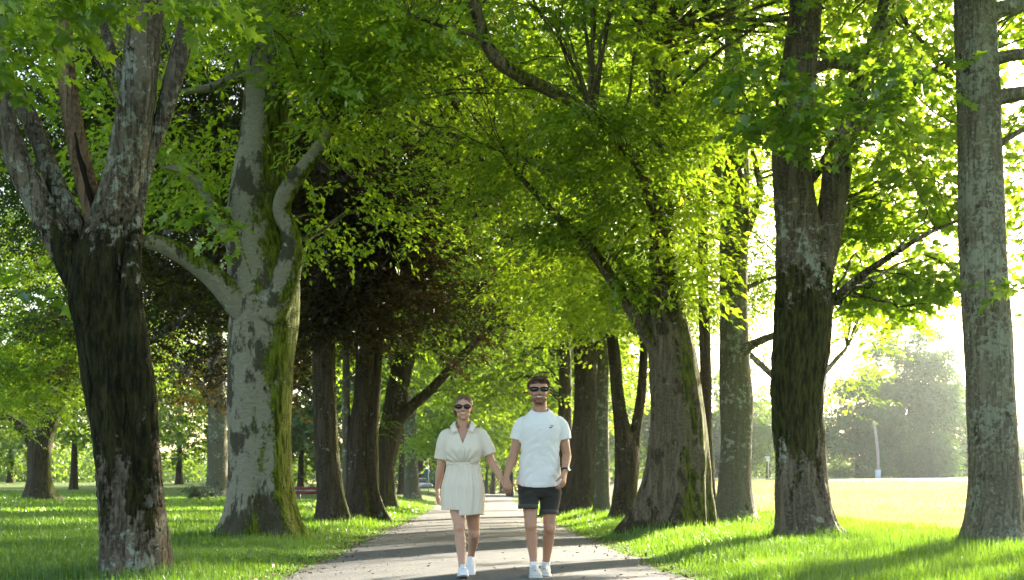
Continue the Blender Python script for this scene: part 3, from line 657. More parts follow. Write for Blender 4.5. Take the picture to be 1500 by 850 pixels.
R3 = tree('straight_beech_tree', 'straight grey green trunk with small forks between the buttressed trunk and the forked maple', (1078, 772), [
    [(1077, 782, 80), (1077, 755, 62), (1076, 700, 49), (1078, 640, 47), (1078, 590, 52), (1076, 540, 47), (1075, 470, 43), (1075, 400, 42), (1076, 330, 42), (1078, 260, 38), (1078, 180, 34), (1076, 100, 30), (1074, 0, 26), (1070, -140, 20)],
    [(1070, 330, 22, -.1), (1052, 270, 15, -.2), (1046, 230, 13, -.3), (1030, 203, 10, -.4), (1000, 190, 7, -.6)],
    [(1082, 365, 18, -.1), (1104, 312, 13, -.2), (1113, 280, 11, -.3), (1109, 250, 9, -.3), (1100, 212, 6, -.4)],
    [(1082, 520, 24, -.1), (1100, 506, 14, -.3), (1122, 496, 11, -.5), (1150, 486, 9, -.8)],
    [(1080, 430, 8), (1120, 410, 6), (1160, 405, 4)]],
    B_GREEN, LF_BEECH, seed=39, flare=(0.3, 0.3, (3, 5)), n=40, step=0.09, lump=0.08, zmin=4.2,
    crowns=[(5.2, 28.5, 10.6, 6.0, 5.5, 6.2, N(4000))], clumps=[(1030, 130, 22, 70, 50, 110), (1060, 180, 24, 50, 40, 90), (1130, 400, 34, 30, 50, 30)], twigs=120)
R4 = tree('buttressed_beech_tree', 'massive buttressed beech with spreading roots and patchy bark right of the man', (985, 784), [
    [(979, 800, 126), (984, 770, 108), (989, 740, 97), (992, 700, 90), (994, 650, 85), (992, 600, 79), (986, 540, 72), (979, 490, 62), (972, 430, 46), (970, 370, 38), (968, 300, 34), (965, 200, 30), (962, 60, 24)],
    [(972, 530, 34, -.1), (945, 488, 24, -.2), (916, 440, 22, -.4), (890, 400, 20, -.6), (864, 364, 19, -.8), (834, 334, 16, -1), (800, 300, 12, -1.3), (755, 252, 8, -1.8)],
    [(962, 480, 28, 0), (930, 420, 15, .2), (905, 380, 12, .4), (880, 350, 9, .6)],
    [(968, 320, 26, -.5), (915, 215, 22, -2.5), (855, 160, 21, -4), (800, 130, 22, -5), (755, 108, 23, -5.5), (724, 84, 23, -5.8), (704, 38, 22, -6), (690, -20, 20, -6.2), (680, -90, 17, -6.4)],
    [(930, 330, 18, .5), (860, 282, 14, .8), (790, 242, 12, 1), (740, 220, 11, 1.2), (680, 204, 9, 1.4), (620, 180, 7, 1.6), (580, 150, 5, 1.8)],
    [(760, 112, 14, -5.5), (735, 85, 10, -5.3), (700, 55, 9, -5.2), (650, 40, 7, -5), (600, 20, 5, -5)]],
    B_BUTT, LF_BEECH, seed=44, flare=(0.34, 0.80, (4, 7)), n=84, step=0.07, rough=0.06, lump=0.09, lmul=0.8, zmin=5.2,
    crowns=[(2.2, 23.0, 10.5, 6.5, 6.0, 5.8, N(4200)), (-0.4, 18.0, 9.4, 4.0, 4.0, 3.2, N(900))],
    clumps=[(925, 235, 18.5, 120, 40, 120), (870, 180, 17.5, 90, 36, 90), (965, 425, 21.3, 80, 30, 60), (950, 335, 20, 130, 34, 100), (830, 335, 21, 50, 36, 130), (890, 405, 21, 46, 34, 110), (860, 430, 24, 60, 60, 150), (985, 390, 21.5, 120, 34, 90), (930, 300, 21, 130, 40, 110), (1010, 290, 21.5, 110, 40, 90), (850, 300, 22, 80, 60, 120), (900, 470, 23, 40, 40, 80), (780, 420, 26, 60, 60, 140), (950, 190, 19.5, 100, 50, 130), (760, 230, 20, 100, 44, 130)], twigs=170)
R4b = tree('sunlit_moss_tree', 'narrow mossy stem with a sunlit edge just behind the buttressed beech', (1037, 765), [
    [(1040, 770, 30), (1037, 700, 20), (1034, 640, 18), (1034, 560, 18), (1032, 480, 17), (1030, 380, 15), (1028, 250, 12)]],
    B_MOSSY, LF_BEECH, seed=47, flare=(0.35, 0.4, (3, 5)), n=24, Y=27.0, zmin=5, crowns=[(4.3, 28, 11, 3, 3, 3, N(500))], twigs=10)
R5 = tree('low_forked_tree', 'dark mossy trunk that splits into two thin stems beyond the man', (916, 763), [
    [(915, 768, 54), (915, 740, 39), (917, 700, 36), (918, 662, 38), (911, 625, 26), (905, 580, 20), (900, 520, 18), (890, 440, 16), (880, 330, 12)],
    [(922, 680, 26, 0), (933, 620, 17, .1), (939, 580, 15, .1), (943, 520, 13, .2), (946, 440, 12, .2)]],
    B_MOSSY, LF_BEECH, seed=50, flare=(0.25, 0.35, (3, 5)), n=32, zmin=4.0, crowns=[(3.0, 34, 9.8, 5.5, 5.5, 6.0, N(4200))], twigs=70)
R6 = tree('slim_grey_tree', 'slim straight grey trunk next to the dark trunk behind the man', (882, 758), [
    [(883, 764, 34), (882, 730, 25), (882, 680, 22), (882, 600, 20), (884, 520, 18), (885, 400, 16), (886, 250, 12)]],
    B_GREEN, LF_MID, seed=53, flare=(0.25, 0.3, (3, 5)), n=24, zmin=4.2, crowns=[(2.6, 39, 10.2, 5, 5.5, 6.4, N(3600))], twigs=50)
R7 = tree('flared_dark_tree', 'dark flared trunk close behind the man on the right verge', (852, 752), [
    [(850, 760, 86), (853, 735, 60), (857, 700, 49), (858, 650, 44), (860, 600, 38), (858, 540, 34), (850, 450, 28), (842, 340, 20)],
    [(858, 560, 20), (880, 500, 14), (905, 450, 10)], [(855, 500, 20), (820, 430, 15), (780, 370, 11), (740, 330, 7)]],
    B_MOSSY, LF_MID, seed=56, flare=(0.4, 0.6, (4, 6)), n=36, zmin=4.2, crowns=[(2.2, 46, 10.6, 6, 6.5, 7, N(4600)), (1.5, 47, 18, 6.5, 7, 5, N(1800))], twigs=80, sscale=1.15)
R8 = tree('moss_edged_tree', 'mossy trunk with a lit right edge half hidden behind the man and his watch arm', (826, 744), [
    [(826, 748, 34), (827, 715, 26), (828, 660, 23), (828, 600, 21), (828, 520, 18), (825, 400, 14)]],
    B_MOSSY, LF_MID, seed=59, flare=(0.3, 0.5, (3, 5)), n=24, step=0.2, zmin=4.2, crowns=[(3.0, 58, 11, 6, 6.5, 7, N(2400)), (3.0, 60, 21, 7, 7, 7, N(2200))], templ=SPR_FAR, twigs=60, sscale=0.8, clumps=[(800, 560, 56, 80, 60, 420), (760, 480, 55, 90, 60, 420), (850, 500, 55, 60, 60, 240), (720, 560, 54, 50, 40, 160)])
RX = tree('meadow_edge_tree', 'sunlit leafy tree mostly hidden behind the forked maple at the meadow edge', (1166, 752), [
    [(1166, 758, 30), (1166, 700, 24), (1165, 620, 22), (1164, 520, 18), (1160, 400, 12)], [(1165, 600, 12), (1205, 550, 9), (1240, 510, 6)], [(1165, 580, 12), (1110, 530, 9), (1060, 480, 6)]],
    B_GREEN, LF_BEECH, seed=62, flare=(0.25, 0.4, (3, 5)), n=20, step=0.2, zmin=3.0, sscale=1.15, crowns=[(9.6, 42, 7.8, 3.9, 4.5, 5.0, N(1900))], twigs=60,
    clumps=[(1300, 450, 38, 100, 36, 200), (1240, 400, 38, 40, 70, 160), (1310, 370, 38, 95, 80, 420), (1260, 260, 38, 80, 70, 300), (1345, 250, 38, 60, 90, 280), (1240, 560, 40, 50, 60, 60), (1265, 520, 42, 40, 36, 30)])
# ---- far end of the avenue and the trees beyond the lawns
def far_tree(name, label, px, Y, w, crown, n, lf=None, group=None, lo=2.0, seed=1, bark_=None, ss=1.0, gap=0.0, flare=(0.3, 0.5, (3, 5))):
    gz = T((px - 750) * Y / FPX, Y); s = FPX / Y
    by = HORY - (gz - CAMH) * s
    top = by - (crown[0] + 1) * s
    return tree(name, label, (px, by), [[(px, by, w * 1.25), (px + 1, by - 2.5 * s, w * 0.95), (px + 2, by - 0.6 * crown[0] * s, w * 0.7), (px, top, w * 0.35)]],
                bark_ or B_MOSSY, lf or LF_FAR, group=group, Y=Y, flare=flare, seed=seed, n=14, step=0.4, zmin=lo, templ=SPR_FAR, sscale=ss, twigs=14, gap=gap,
                crowns=[((px - 750) * Y / FPX, Y, gz + crown[0], crown[1], crown[1], crown[2], N(n))])
far_tree('avenue_tree', 'dark flared far trunk at the path edge seen just below the joined hands', 747, 112, 9, (11, 6.5, 7.5), 1600, LF_FAR, seed=101, lo=3.2, ss=1.5)
far_tree('avenue_tree', 'thin far trunk seen between the two walkers left of the flared one', 722, 150, 6.5, (12, 7, 8), 1500, LF_FAR, seed=102, lo=3.2, ss=1.7)
far_tree('avenue_tree', 'thin far trunk at the end of the path close to her hip', 712, 170, 5, (12, 8, 9), 1500, LF_FAR, seed=103, lo=3.4, ss=1.9)
far_tree('avenue_tree', 'pale slim far trunk just left of the thick mossy trunk by the car', 588, 96, 10, (11, 6.5, 7.5), 1600, LF_FAR, seed=104, lo=2.8, ss=1.5)
far_tree('avenue_tree', 'far avenue tree hidden behind the man with its leaves above the path', 800, 85, 16, (10, 6.5, 8.5), 3200, LF_BEECH, seed=105, lo=1.4, ss=1.3)
far_tree('avenue_tree', 'far leafy avenue tree behind the man and the dark flared trunk', 815, 125, 10, (11, 7, 9.5), 2600, LF_FAR, seed=106, lo=0.8, ss=1.7)
far_tree('avenue_tree', 'far leafy avenue tree behind the woman and the leaning trunk', 650, 120, 9, (11, 7, 9.5), 2600, LF_FAR, seed=107, lo=1.4, ss=1.7)
far_tree('hanging_tree', 'leafy tree whose crown closes the far end of the path above the walkers', 735, 185, 6, (14, 12, 12), 2600, LF_FAR, seed=108, lo=3.0, ss=2.0)

LF_HAZY = leaf_mat('leaf_dense', (0.035, 0.085, 0.026), (0.10, 0.22, 0.04), 0.42)
MG = 'trees along the far edge of the meadow'
far_tree('hazy_tree', 'tall hazy tree behind the white pole at the meadow edge', 1330, 120, 6, (7.9, 4.8, 7.9), 3000, LF_HAZY, MG, 0.0, 121, ss=1.25, gap=-.22)
far_tree('hazy_tree', 'dense low hazy tree left of the white pole across the meadow', 1255, 116, 5, (4.6, 4.3, 5.2), 2200, LF_HAZY, MG, 0.0, 122, ss=1.2, gap=-.22)
far_tree('hazy_tree', 'pale sunlit hazy tree at the right end of the meadow tree line', 1392, 128, 6, (5.0, 3.6, 5.2), 1500, LF_FAR, MG, 0.0, 123, ss=1.2, gap=-.3)
far_tree('hazy_tree', 'low bush like tree in the haze right of the tall meadow tree', 1362, 112, 3, (2.0, 2.2, 2.4), 800, LF_HAZY, MG, 0.0, 124, ss=1.0, gap=-.22)
far_tree('hazy_tree', 'hazy tree behind the small white signpost', 1125, 150, 7, (6.0, 7.0, 6.0), 1500, LF_FAR, MG, 0.3, 125, ss=1.6, gap=-.2)
far_tree('hazy_tree', 'hazy tree in the gap between the buttressed beech and the straight grey trunk', 1050, 140, 7, (6.5, 6.5, 6.2), 1500, LF_FAR, MG, 0.3, 126, ss=1.5, gap=-.2)
far_tree('hazy_tree', 'hazy tree glimpsed left of the buttressed beech past the low forked trunk', 950, 150, 7, (7, 6, 7), 1400, LF_FAR, MG, 0.3, 127, ss=1.5, gap=-.2)
far_tree('hazy_tree', 'faint far tree peeping out right of the lichen covered trunk', 1490, 150, 7, (4.0, 4.4, 4.0), 700, LF_FAR, MG, 0.3, 128, ss=1.3, gap=-.1)
LG = 'trees beyond the left lawn'
far_tree('lawn_tree', 'bright green tree filling the gap above the red bench', 440, 105, 9, (6.5, 5.0, 6.4), 1700, LF_FAR, LG, 0.8, 131, ss=1.3, gap=-.15)
far_tree('lawn_tree', 'dark round tree at the far left end of the lawn', 15, 120, 9, (8.5, 8, 8.2), 2600, LF_FAR, LG, 0.5, 132, ss=1.4, gap=-.15)
far_tree('lawn_tree', 'far leafy tree between the mossy maple and the copper leaved tree', 262, 110, 9, (9.5, 6.5, 8.8), 2600, LF_FAR, LG, 1.8, 133, ss=1.4)
far_tree('lawn_tree', 'tall leafy tree behind the leaning trunk and the double trunked tree', 545, 95, 12, (9, 5.5, 8), 1800, LF_FAR, LG, 2.0, 134, ss=1.4)

far_tree('lawn_tree', 'tall leafy tree rising behind the lone spreading lawn tree', 108, 88, 10, (10, 6.5, 8.5), 2800, LF_FAR, LG, 1.6, 135, ss=1.3)

# far-off wood that closes the view on both sides: one mass
r = np.random.default_rng(5); Ps = []
for k in range(150):
    a = R(r.uniform(-40, 40)); D = r.uniform(190, 300)
    x, y = D * math.sin(a), D * math.cos(a); h = r.uniform(5, 10) * (1.5 if abs(a) < 0.1 else 1) * (0.55 if a > 0.30 else 1)
    g = T(x, y); q = r.normal(size=(170, 3)); q /= np.linalg.norm(q, axis=1)[:, None]; q *= (r.random(170) ** 0.4)[:, None]
    Ps.append(np.array([x, y, g + h * 0.5]) + q * np.array([r.uniform(5, 9), r.uniform(5, 9), h * 0.6]))
P = np.vstack(Ps); V, F = place_sprays(P, r.uniform(0, 6.28, len(P)), SPR_FAR, 2.6, 9)
tag(link('distant_woods', new_mesh('distant_woods', V, F, LF_FAR, smooth=False)), 'distant pale wood beyond the lawns and meadow', None, None, 'stuff')

# ---- shrub at the foot of the copper tree
Y = ground_at(292, 733); x = (292 - 750) * Y / FPX; g = T(x, Y)
sh = thing('evergreen_shrub', 'small dark evergreen shrub at the foot of the pale trunked copper tree', 'shrub', (x, Y, g))
r = np.random.default_rng(8); q = r.normal(size=(190, 3)); q /= np.linalg.norm(q, axis=1)[:, None]; q *= (r.random(190) ** 0.5)[:, None]
P = q * np.array([0.62, 0.6, 0.48]) + np.array([0, 0, 0.42])
V, F = place_sprays(P, np.arctan2(P[:, 1], P[:, 0]), SPR_BEECH, 0.75, 4)
LF_DARK = leaf_mat('leaf_evergreen', (0.022, 0.05, 0.022), (0.06, 0.12, 0.03), 0.3)
link('foliage', new_mesh('foliage', V, F, LF_DARK, smooth=False), sh)
mb = MB()
for k in range(7):
    a = k * 0.9; e = np.array([0.4 * math.cos(a), 0.4 * math.sin(a), 0.6])
    mb.tube(catmull(np.array([[0, 0, -.05], e * [.4, .4, .5], e]), 0.1), 0.012, 5)
mb.build('stem', B_MOSSY, sh)

# ---- red bench on the left lawn, seen from behind
M_RED = plain('red_paint', (0.20, 0.018, 0.022), 0.5, 0.4, var=0.25, scale=12)
M_BLUEGREY = plain('pale_gap_fill', (0.30, 0.32, 0.42), 0.6, 0.3, var=0.3, scale=9)  # for the board added where a backrest gap shows something pale
M_IRON = plain('dark_iron', (0.03, 0.02, 0.02), 0.5, 0.5)
Y = 73.0; x = (453 - 750) * Y / FPX; g = T(x, Y)
bn = thing('park_bench', 'red wooden bench on the lawn seen from behind with one pale board in a gap', 'bench', (x, Y, g), R(-4))
for k, (z, mm) in enumerate(((0.505, M_RED), (0.635, M_BLUEGREY), (0.765, M_RED))):
    b = MB().box((0, -0.02 - 0.03 * k, z), (1.75, 0.035, (0.175, 0.06, 0.175)[k])); o = b.build('backrest_board', mm, bn, False)
    if k == 1: o['label'] = 'added pale bluish board filling the backrest gap'
st = MB()
for k in range(4): st.box((0, 0.08 + 0.115 * k, 0.44), (1.75, 0.10, 0.035))
st.build('seat', M_RED, bn, False)
for s in (-0.66, 0.66):
    for (yy, h) in ((0.0, 0.86), (0.42, 0.42)):
        lg = MB().box((s, yy - (0.05 if h > .5 else 0), h / 2 - 0.01), (0.06, 0.05, h)); lg.build('leg', M_IRON, bn, False)
    MB().box((s, 0.22, 0.64), (0.05, 0.46, 0.035)).build('armrest', M_IRON, bn, False)

# ---- car parked at the far end
M_CAR = plain('silver_paint', (0.42, 0.43, 0.45), 0.25, 0.6, 0.5, var=0.03)
M_GLASS = plain('dark_glass', (0.015, 0.018, 0.02), 0.08, 0.6)
M_TYRE = plain('tyre_rubber', (0.02, 0.02, 0.02), 0.8, 0.2)
M_LAMP = plain('lamp_glass', (0.75, 0.75, 0.72), 0.15, 0.6)
Y = 152.0; x = (617 - 750) * Y / FPX; g = T(x, Y)
car = thing('parked_car', 'small silver car parked at the far end behind the thick mossy trunk', 'car', (x, Y, g), R(25))
def loft_y(slices, n=20, p=3.0):
    """closed body along y; slices (y, half width, z low, z high)"""
    a = np.linspace(0, 2 * math.pi, n, endpoint=False); c, s_ = np.cos(a), np.sin(a)
    cx = np.sign(c) * np.abs(c) ** (2 / p); sz = np.sign(s_) * np.abs(s_) ** (2 / p)
    V = np.vstack([np.stack([cx * w, np.full(n, y), (l + h) / 2 + sz * (h - l) / 2], -1) for y, w, l, h in slices])
    m = len(slices); V = np.vstack([V, [[0, slices[0][0], (slices[0][2] + slices[0][3]) / 2], [0, slices[-1][0], (slices[-1][2] + slices[-1][3]) / 2]]])
    j = np.arange(n); k = (j + 1) % n
    C = np.vstack([np.stack([np.full(n, m * n), j, k], -1), np.stack([np.full(n, m * n + 1), (m - 1) * n + k, (m - 1) * n + j], -1)])
    return V, ring_faces(m, n)[:, ::-1], C
def body(slices, name, mm, par, n=24, p=3.0):
    V, F, C = loft_y(slices, n, p); return link(name, new_mesh(name, V, [F, C], mm), par)
body([(-2.05, .66, .38, .66), (-1.95, .80, .26, .78), (-1.2, .86, .22, .92), (0, .87, .22, .96), (1.3, .86, .22, .98), (1.95, .80, .28, .96), (2.05, .66, .4, .8)], 'body', M_CAR, car, p=4)
gh = body([(-0.95, .62, .90, .96), (-0.25, .60, .88, 1.42), (0.5, .58, .88, 1.46), (1.3, .58, .88, 1.36), (1.85, .60, .88, 1.0)], 'window', M_GLASS, car, p=5)
body([(-0.3, .53, 1.40, 1.455), (0.5, .54, 1.42, 1.495), (1.35, .52, 1.34, 1.41)], 'roof', M_CAR, car, p=5)
for sx in (-1, 1):
    for sy in (-1.25, 1.3):
        w = MB().tube([[sx * .70, sy, .31], [sx * .88, sy, .31]], [.31, .31], 24); wo = w.build('wheel', M_TYRE, car)
        MB().tube([[sx * .80, sy, .31], [sx * .887, sy, .31]], [.19, .19], 16).build('rim', M_CAR, wo)
    body([(-2.02, .14, .58, .70), (-1.86, .18, .56, .74)], 'headlight', M_LAMP, car).location = (sx * .58, 0, 0)

# ---- dark barn and lamp post at the end of the avenue
M_BARN = plain('barn_boards', (0.055, 0.022, 0.018), 0.8, 0.2, var=0.3, scale=3)
M_ROOF = plain('barn_roof', (0.06, 0.055, 0.055), 0.8, 0.2)
M_GREEN = plain('green_door_paint', (0.02, 0.085, 0.06), 0.6, 0.3)
Y = 196.0; x = (628 - 750) * Y / FPX; g = T(x, Y)
barn = thing('barn', 'dark red barn with a green door behind the car at the far end', 'barn', (x, Y, g))
MB().box((0, 3, 2.3), (9, 6, 5.0)).build('wall', M_BARN, barn, False)
rv = np.array([[-5, -.5, 4.7], [5, -.5, 4.7], [5, 6.5, 4.7], [-5, 6.5, 4.7], [-5, 3, 7.6], [5, 3, 7.6]])
link('roof', new_mesh('roof', rv, [np.array([[0, 1, 5, 4], [2, 3, 4, 5], [0, 3, 2, 1]]), np.array([[0, 4, 3], [1, 2, 5]])], M_ROOF, False), barn)
MB().box((0.2, -0.04, 1.6), (2.2, 0.1, 3.3)).build('door', M_GREEN, barn, False)
M_STEEL = plain('galvanised_steel', (0.42, 0.43, 0.43), 0.45, 0.5, 0.6)
Y = 100.0; x = (627.5 - 750) * Y / FPX; g = T(x, Y)
lp = thing('post', 'thin grey steel post with a small white plate behind the woman', 'post', (x, Y, g))
MB().tube([[0, 0, -.1], [0, 0, 3.0]], [.035, .03], 10).build('pole', M_STEEL, lp)
MB().box((0.05, -0.04, 1.95), (0.16, 0.02, 0.16)).build('plate', plain('white_plate', (0.75, 0.75, 0.72), 0.4), lp, False)

# ---- leaning pole with a white box, and the small signpost, across the meadow
M_WOODP = plain('weathered_pole', (0.28, 0.29, 0.26), 0.8, 0.2, var=0.2, scale=4)
M_WBOX = plain('pale_blue_box', (0.55, 0.66, 0.80), 0.5, 0.4)
Y = 104.0; x = (1286 - 750) * Y / FPX; g = T(x, Y); s = Y / FPX
up = thing('utility_pole', 'grey leaning pole with a pale blue box and stay wire across the meadow', 'pole', (x, Y, g))
MB().tube(catmull(np.array([[0.05, 0, -.3], [-.03, 0, 2.4], [-.34, 0, 4.9]]), 0.4), 0.12, 12).build('pole', M_WOODP, up)
MB().tube([[.22, -.1, -.2], [0.02, -.02, 2.0]], [.03, .03], 6).build('stay', M_WOODP, up)
bx = MB().box((-.05, -.22, .36), (.40, .22, .72)).build('cabinet', M_WBOX, up, False)
MB().box((-.05, -.22, .74), (.46, .28, .04)).build('lid', M_STEEL, bx, False)
Y = 120.0; x = (1125.5 - 750) * Y / FPX; g = T(x, Y)
sg = thing('signpost', 'small white signpost on a thin pole between the straight trunk and the forked maple', 'sign', (x, Y, g))
MB().tube([[0, 0, -.1], [0, 0, 2.1]], [.05, .045], 8).build('pole', M_STEEL, sg)
MB().box((-.04, -.05, 1.85), (.34, .03, .34)).build('board', plain('sign_white', (0.8, 0.8, 0.8), 0.5), sg, False)
MB().box((-.12, -.06, 2.08), (.5, .03, .14)).build('board', plain('sign_white', (0.8, 0.8, 0.8), 0.5), sg, False)

# ---- grass and litter
V, F = grass_patch([(-7, -1.8, 6.5, 12.5, 2300, .06, .17, .006), (-9, -1.6, 12.5, 20, 1300, .07, .19, .009), (-15, -1.6, 20, 34, 380, .09, .24, .017), (-32, -1.5, 34, 75, 60, .10, .22, .04),
                    (1.2, 7, 6.5, 12.5, 2300, .06, .19, .006), (1.2, 9, 12.5, 20, 1400, .07, .24, .009), (1.0, 7.5, 20, 34, 520, .09, .28, .016), (0.5, 7, 34, 75, 70, .10, .26, .04)], 1.0, 40)
tag(link('grass', new_mesh('grass', V, F, m_grass, smooth=False)), 'long green grass growing under the trees', None, None, 'stuff')
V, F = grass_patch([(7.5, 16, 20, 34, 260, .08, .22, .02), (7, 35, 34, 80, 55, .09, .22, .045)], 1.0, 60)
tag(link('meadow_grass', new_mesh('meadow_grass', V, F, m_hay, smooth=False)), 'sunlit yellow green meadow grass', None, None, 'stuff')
m_lit, nt, out = mat('dry_leaf'); n = NT(nt); geo = n.node('ShaderNodeNewGeometry')
n.bsdf(out, n.mix(geo.outputs['Random Per Island'], (0.10, 0.05, 0.02), (0.26, 0.17, 0.08)), 0.8)
r = np.random.default_rng(77); k = 2600
y = r.uniform(7, 34, k) ** 1.0; side = np.where(r.random(k) < .5, -1, 1); off = np.where(r.random(k) < .72, r.normal(0.0, 0.14, k), -np.abs(r.normal(0, 0.8, k)))
x = path_c(y) + side * (path_hw(y) + off); z = terrain(x, y) + 0.03 + 0.03 * (1 - np.clip(np.abs(x - path_c(y)) / path_hw(y), 0, 1) ** 2)
lv, lf = leaf_ovate(); a = r.uniform(0, 6.28, k); sc = r.uniform(.02, .06, k); tl = r.normal(0, .25, k)
ca, sa = np.cos(a), np.sin(a)
Vx = lv[None, :, 0] * ca[:, None] - lv[None, :, 1] * sa[:, None]; Vy = lv[None, :, 0] * sa[:, None] + lv[None, :, 1] * ca[:, None]; Vz = lv[None, :, 2] * 1.5 + lv[None, :, 0] * tl[:, None]
V = np.stack([Vx, Vy, np.abs(Vz)], -1) * sc[:, None, None] + np.stack([x, y, z], -1)[:, None]
F = (lf[None] + (np.arange(k) * 4)[:, None, None]).reshape(-1, 3)
tag(link('leaf_litter', new_mesh('leaf_litter', V.reshape(-1, 3), F, m_lit, smooth=False)), 'dry brown leaf litter along the path edges', None, None, 'stuff')

# ---- air
HAZE = 0.00019
hz = MB().box((0, 150, 18.5), (620, 480, 42)).mesh('haze', None, False)
hm2, nt, out = mat('haze_air'); vol = nt.nodes.new('ShaderNodeVolumePrincipled')
vol.inputs['Density'].default_value = HAZE; vol.inputs['Color'].default_value = (0.80, 0.95, 1.0, 1); vol.inputs['Anisotropy'].default_value = 0.82
nt.links.new(vol.outputs[0], out.inputs['Volume']); hz.materials.append(hm2)
tag(link('haze', hz), 'pale sunny haze over the meadow', None, None, 'stuff')
# ================================================================= the two walkers
PY = 11.05; PS = FPX / PY
def fx(px): return (px - 750) / PS
def fz(py): return CAMH + (HORY - py) / PS
gp = T(0.2, PY) + 0.03

def loft_z(slices, n=32, p=2.3):
    """slices (z, cx, cy, rx, ry): closed body of stacked level rings"""
    a = np.linspace(0, 2 * math.pi, n, endpoint=False); c, s_ = np.cos(a), np.sin(a)
    c = np.sign(c) * np.abs(c) ** (2 / p); s_ = np.sign(s_) * np.abs(s_) ** (2 / p)
    S = catmull(np.array([[q[1], q[2], q[0], q[3], q[4]] for q in slices]), 0.02)
    V = np.vstack([np.stack([x + c * rx, y + s_ * ry, np.full(n, z)], -1) for x, y, z, rx, ry in S]); m = len(S)
    V = np.vstack([V, S[0, :3], S[-1, :3]]); j = np.arange(n); k = (j + 1) % n
    C = np.vstack([np.stack([np.full(n, m * n), k, j], -1), np.stack([np.full(n, m * n + 1), (m - 1) * n + j, (m - 1) * n + k], -1)])
    return V, ring_faces(m, n), C
class Body(MB):
    def torso(s, slices, n=32, p=2.3):
        V, F, C = loft_z(slices, n, p)
        s.add(V, F); s.F.setdefault(3, []).append(C + s.n - len(V)); return s
    def limb(s, pts, n=18, step=0.015):
        """pts (x, y, z, r)"""
        D = catmull(np.array(pts, float), step)
        return s.tube(D[:, :3], D[:, 3], n)
    def ball(s, c, r, rot=None, n=20):
        u = np.linspace(0, math.pi, n // 2 + 1)[1:-1]; a = np.linspace(0, 2 * math.pi, n, endpoint=False)
        V = np.vstack([np.stack([np.sin(t) * np.cos(a), np.sin(t) * np.sin(a), np.full(n, np.cos(t))], -1) for t in u[::-1]])
        V = np.vstack([V, [0, 0, -1], [0, 0, 1]]) * np.asarray(r, float)
        if rot is not None: V = V @ np.asarray(rot).T
        m = len(u); j = np.arange(n); k = (j + 1) % n
        C = np.vstack([np.stack([np.full(n, m * n), k, j], -1), np.stack([np.full(n, m * n + 1), (m - 1) * n + j, (m - 1) * n + k], -1)])
        base = s.n; s.add(V + np.asarray(c, float), ring_faces(m, n)); s.F.setdefault(3, []).append(C + base); return s
    def remesh(s, voxel, smooth=4, sf=0.5):
        me = new_mesh('tmp', np.concatenate(s.V), s.faces(), None)
        o = bpy.data.objects.new('tmp', me); COL.objects.link(o)
        md = o.modifiers.new('r', 'REMESH'); md.mode = 'VOXEL'; md.voxel_size = voxel
        if smooth:
            sm = o.modifiers.new('s', 'SMOOTH'); sm.iterations = smooth; sm.factor = sf
        dg = bpy.context.evaluated_depsgraph_get(); ev = o.evaluated_get(dg); m2 = ev.to_mesh()
        V = np.zeros(len(m2.vertices) * 3, np.float32); m2.vertices.foreach_get('co', V); V = V.reshape(-1, 3).astype(float)
        L = np.zeros(len(m2.loops), np.int32); m2.loops.foreach_get('vertex_index', L)
        tot = np.zeros(len(m2.polygons), np.int32); m2.polygons.foreach_get('loop_total', tot)
        NN = np.zeros(len(m2.vertices) * 3, np.float32); m2.vertices.foreach_get('normal', NN); NN = NN.reshape(-1, 3).astype(float)
        F = L.reshape(-1, 4) if (tot == 4).all() else None
        assert F is not None
        ev.to_mesh_clear(); bpy.data.objects.remove(o); bpy.data.meshes.remove(me)
        return V, F, NN
def smooth_edge(V, F, it=14):
    """even out the cut edge of an open cloth surface"""
    E = np.vstack([np.stack([F[:, i], F[:, (i + 1) % 4]], -1) for i in range(4)]); E.sort(1)
    u, c = np.unique(E, axis=0, return_counts=True); B = u[c == 1]
    n = len(V); deg = np.zeros(n); np.add.at(deg, B[:, 0], 1); np.add.at(deg, B[:, 1], 1); m = deg > 0
    A = np.vstack([u, u[:, ::-1]]); dga = np.bincount(A[:, 0], minlength=n)
    V = V.copy()
    for k in range(it):
        S = np.zeros_like(V); np.add.at(S, B[:, 0], V[B[:, 1]]); np.add.at(S, B[:, 1], V[B[:, 0]])
        V[m] = 0.4 * V[m] + 0.6 * S[m] / deg[m][:, None]
        S = np.zeros_like(V); np.add.at(S, A[:, 0], V[A[:, 1]]); near = np.zeros(n, bool); near[A[m[A[:, 1]], 0]] = True; near &= ~m
        V[near] = 0.6 * V[near] + 0.4 * (S[near] / dga[near][:, None])
    return V
def drop_faces(V, F, kill):
    """remove the faces whose centre kill() marks, and the loose points"""
    C = V[F].mean(1); F = F[~kill(C)]
    used = np.unique(F); mp = np.full(len(V), -1); mp[used] = np.arange(len(used))
    return smooth_edge(V[used], mp[F]), mp[F], used
def shell(name, V, F, mm, parent, thick=0.004):
    me = new_mesh(name, V, F, mm); o = link(name, me, parent)
    md = o.modifiers.new('thickness', 'SOLIDIFY'); md.thickness = thick; md.offset = -1
    return o

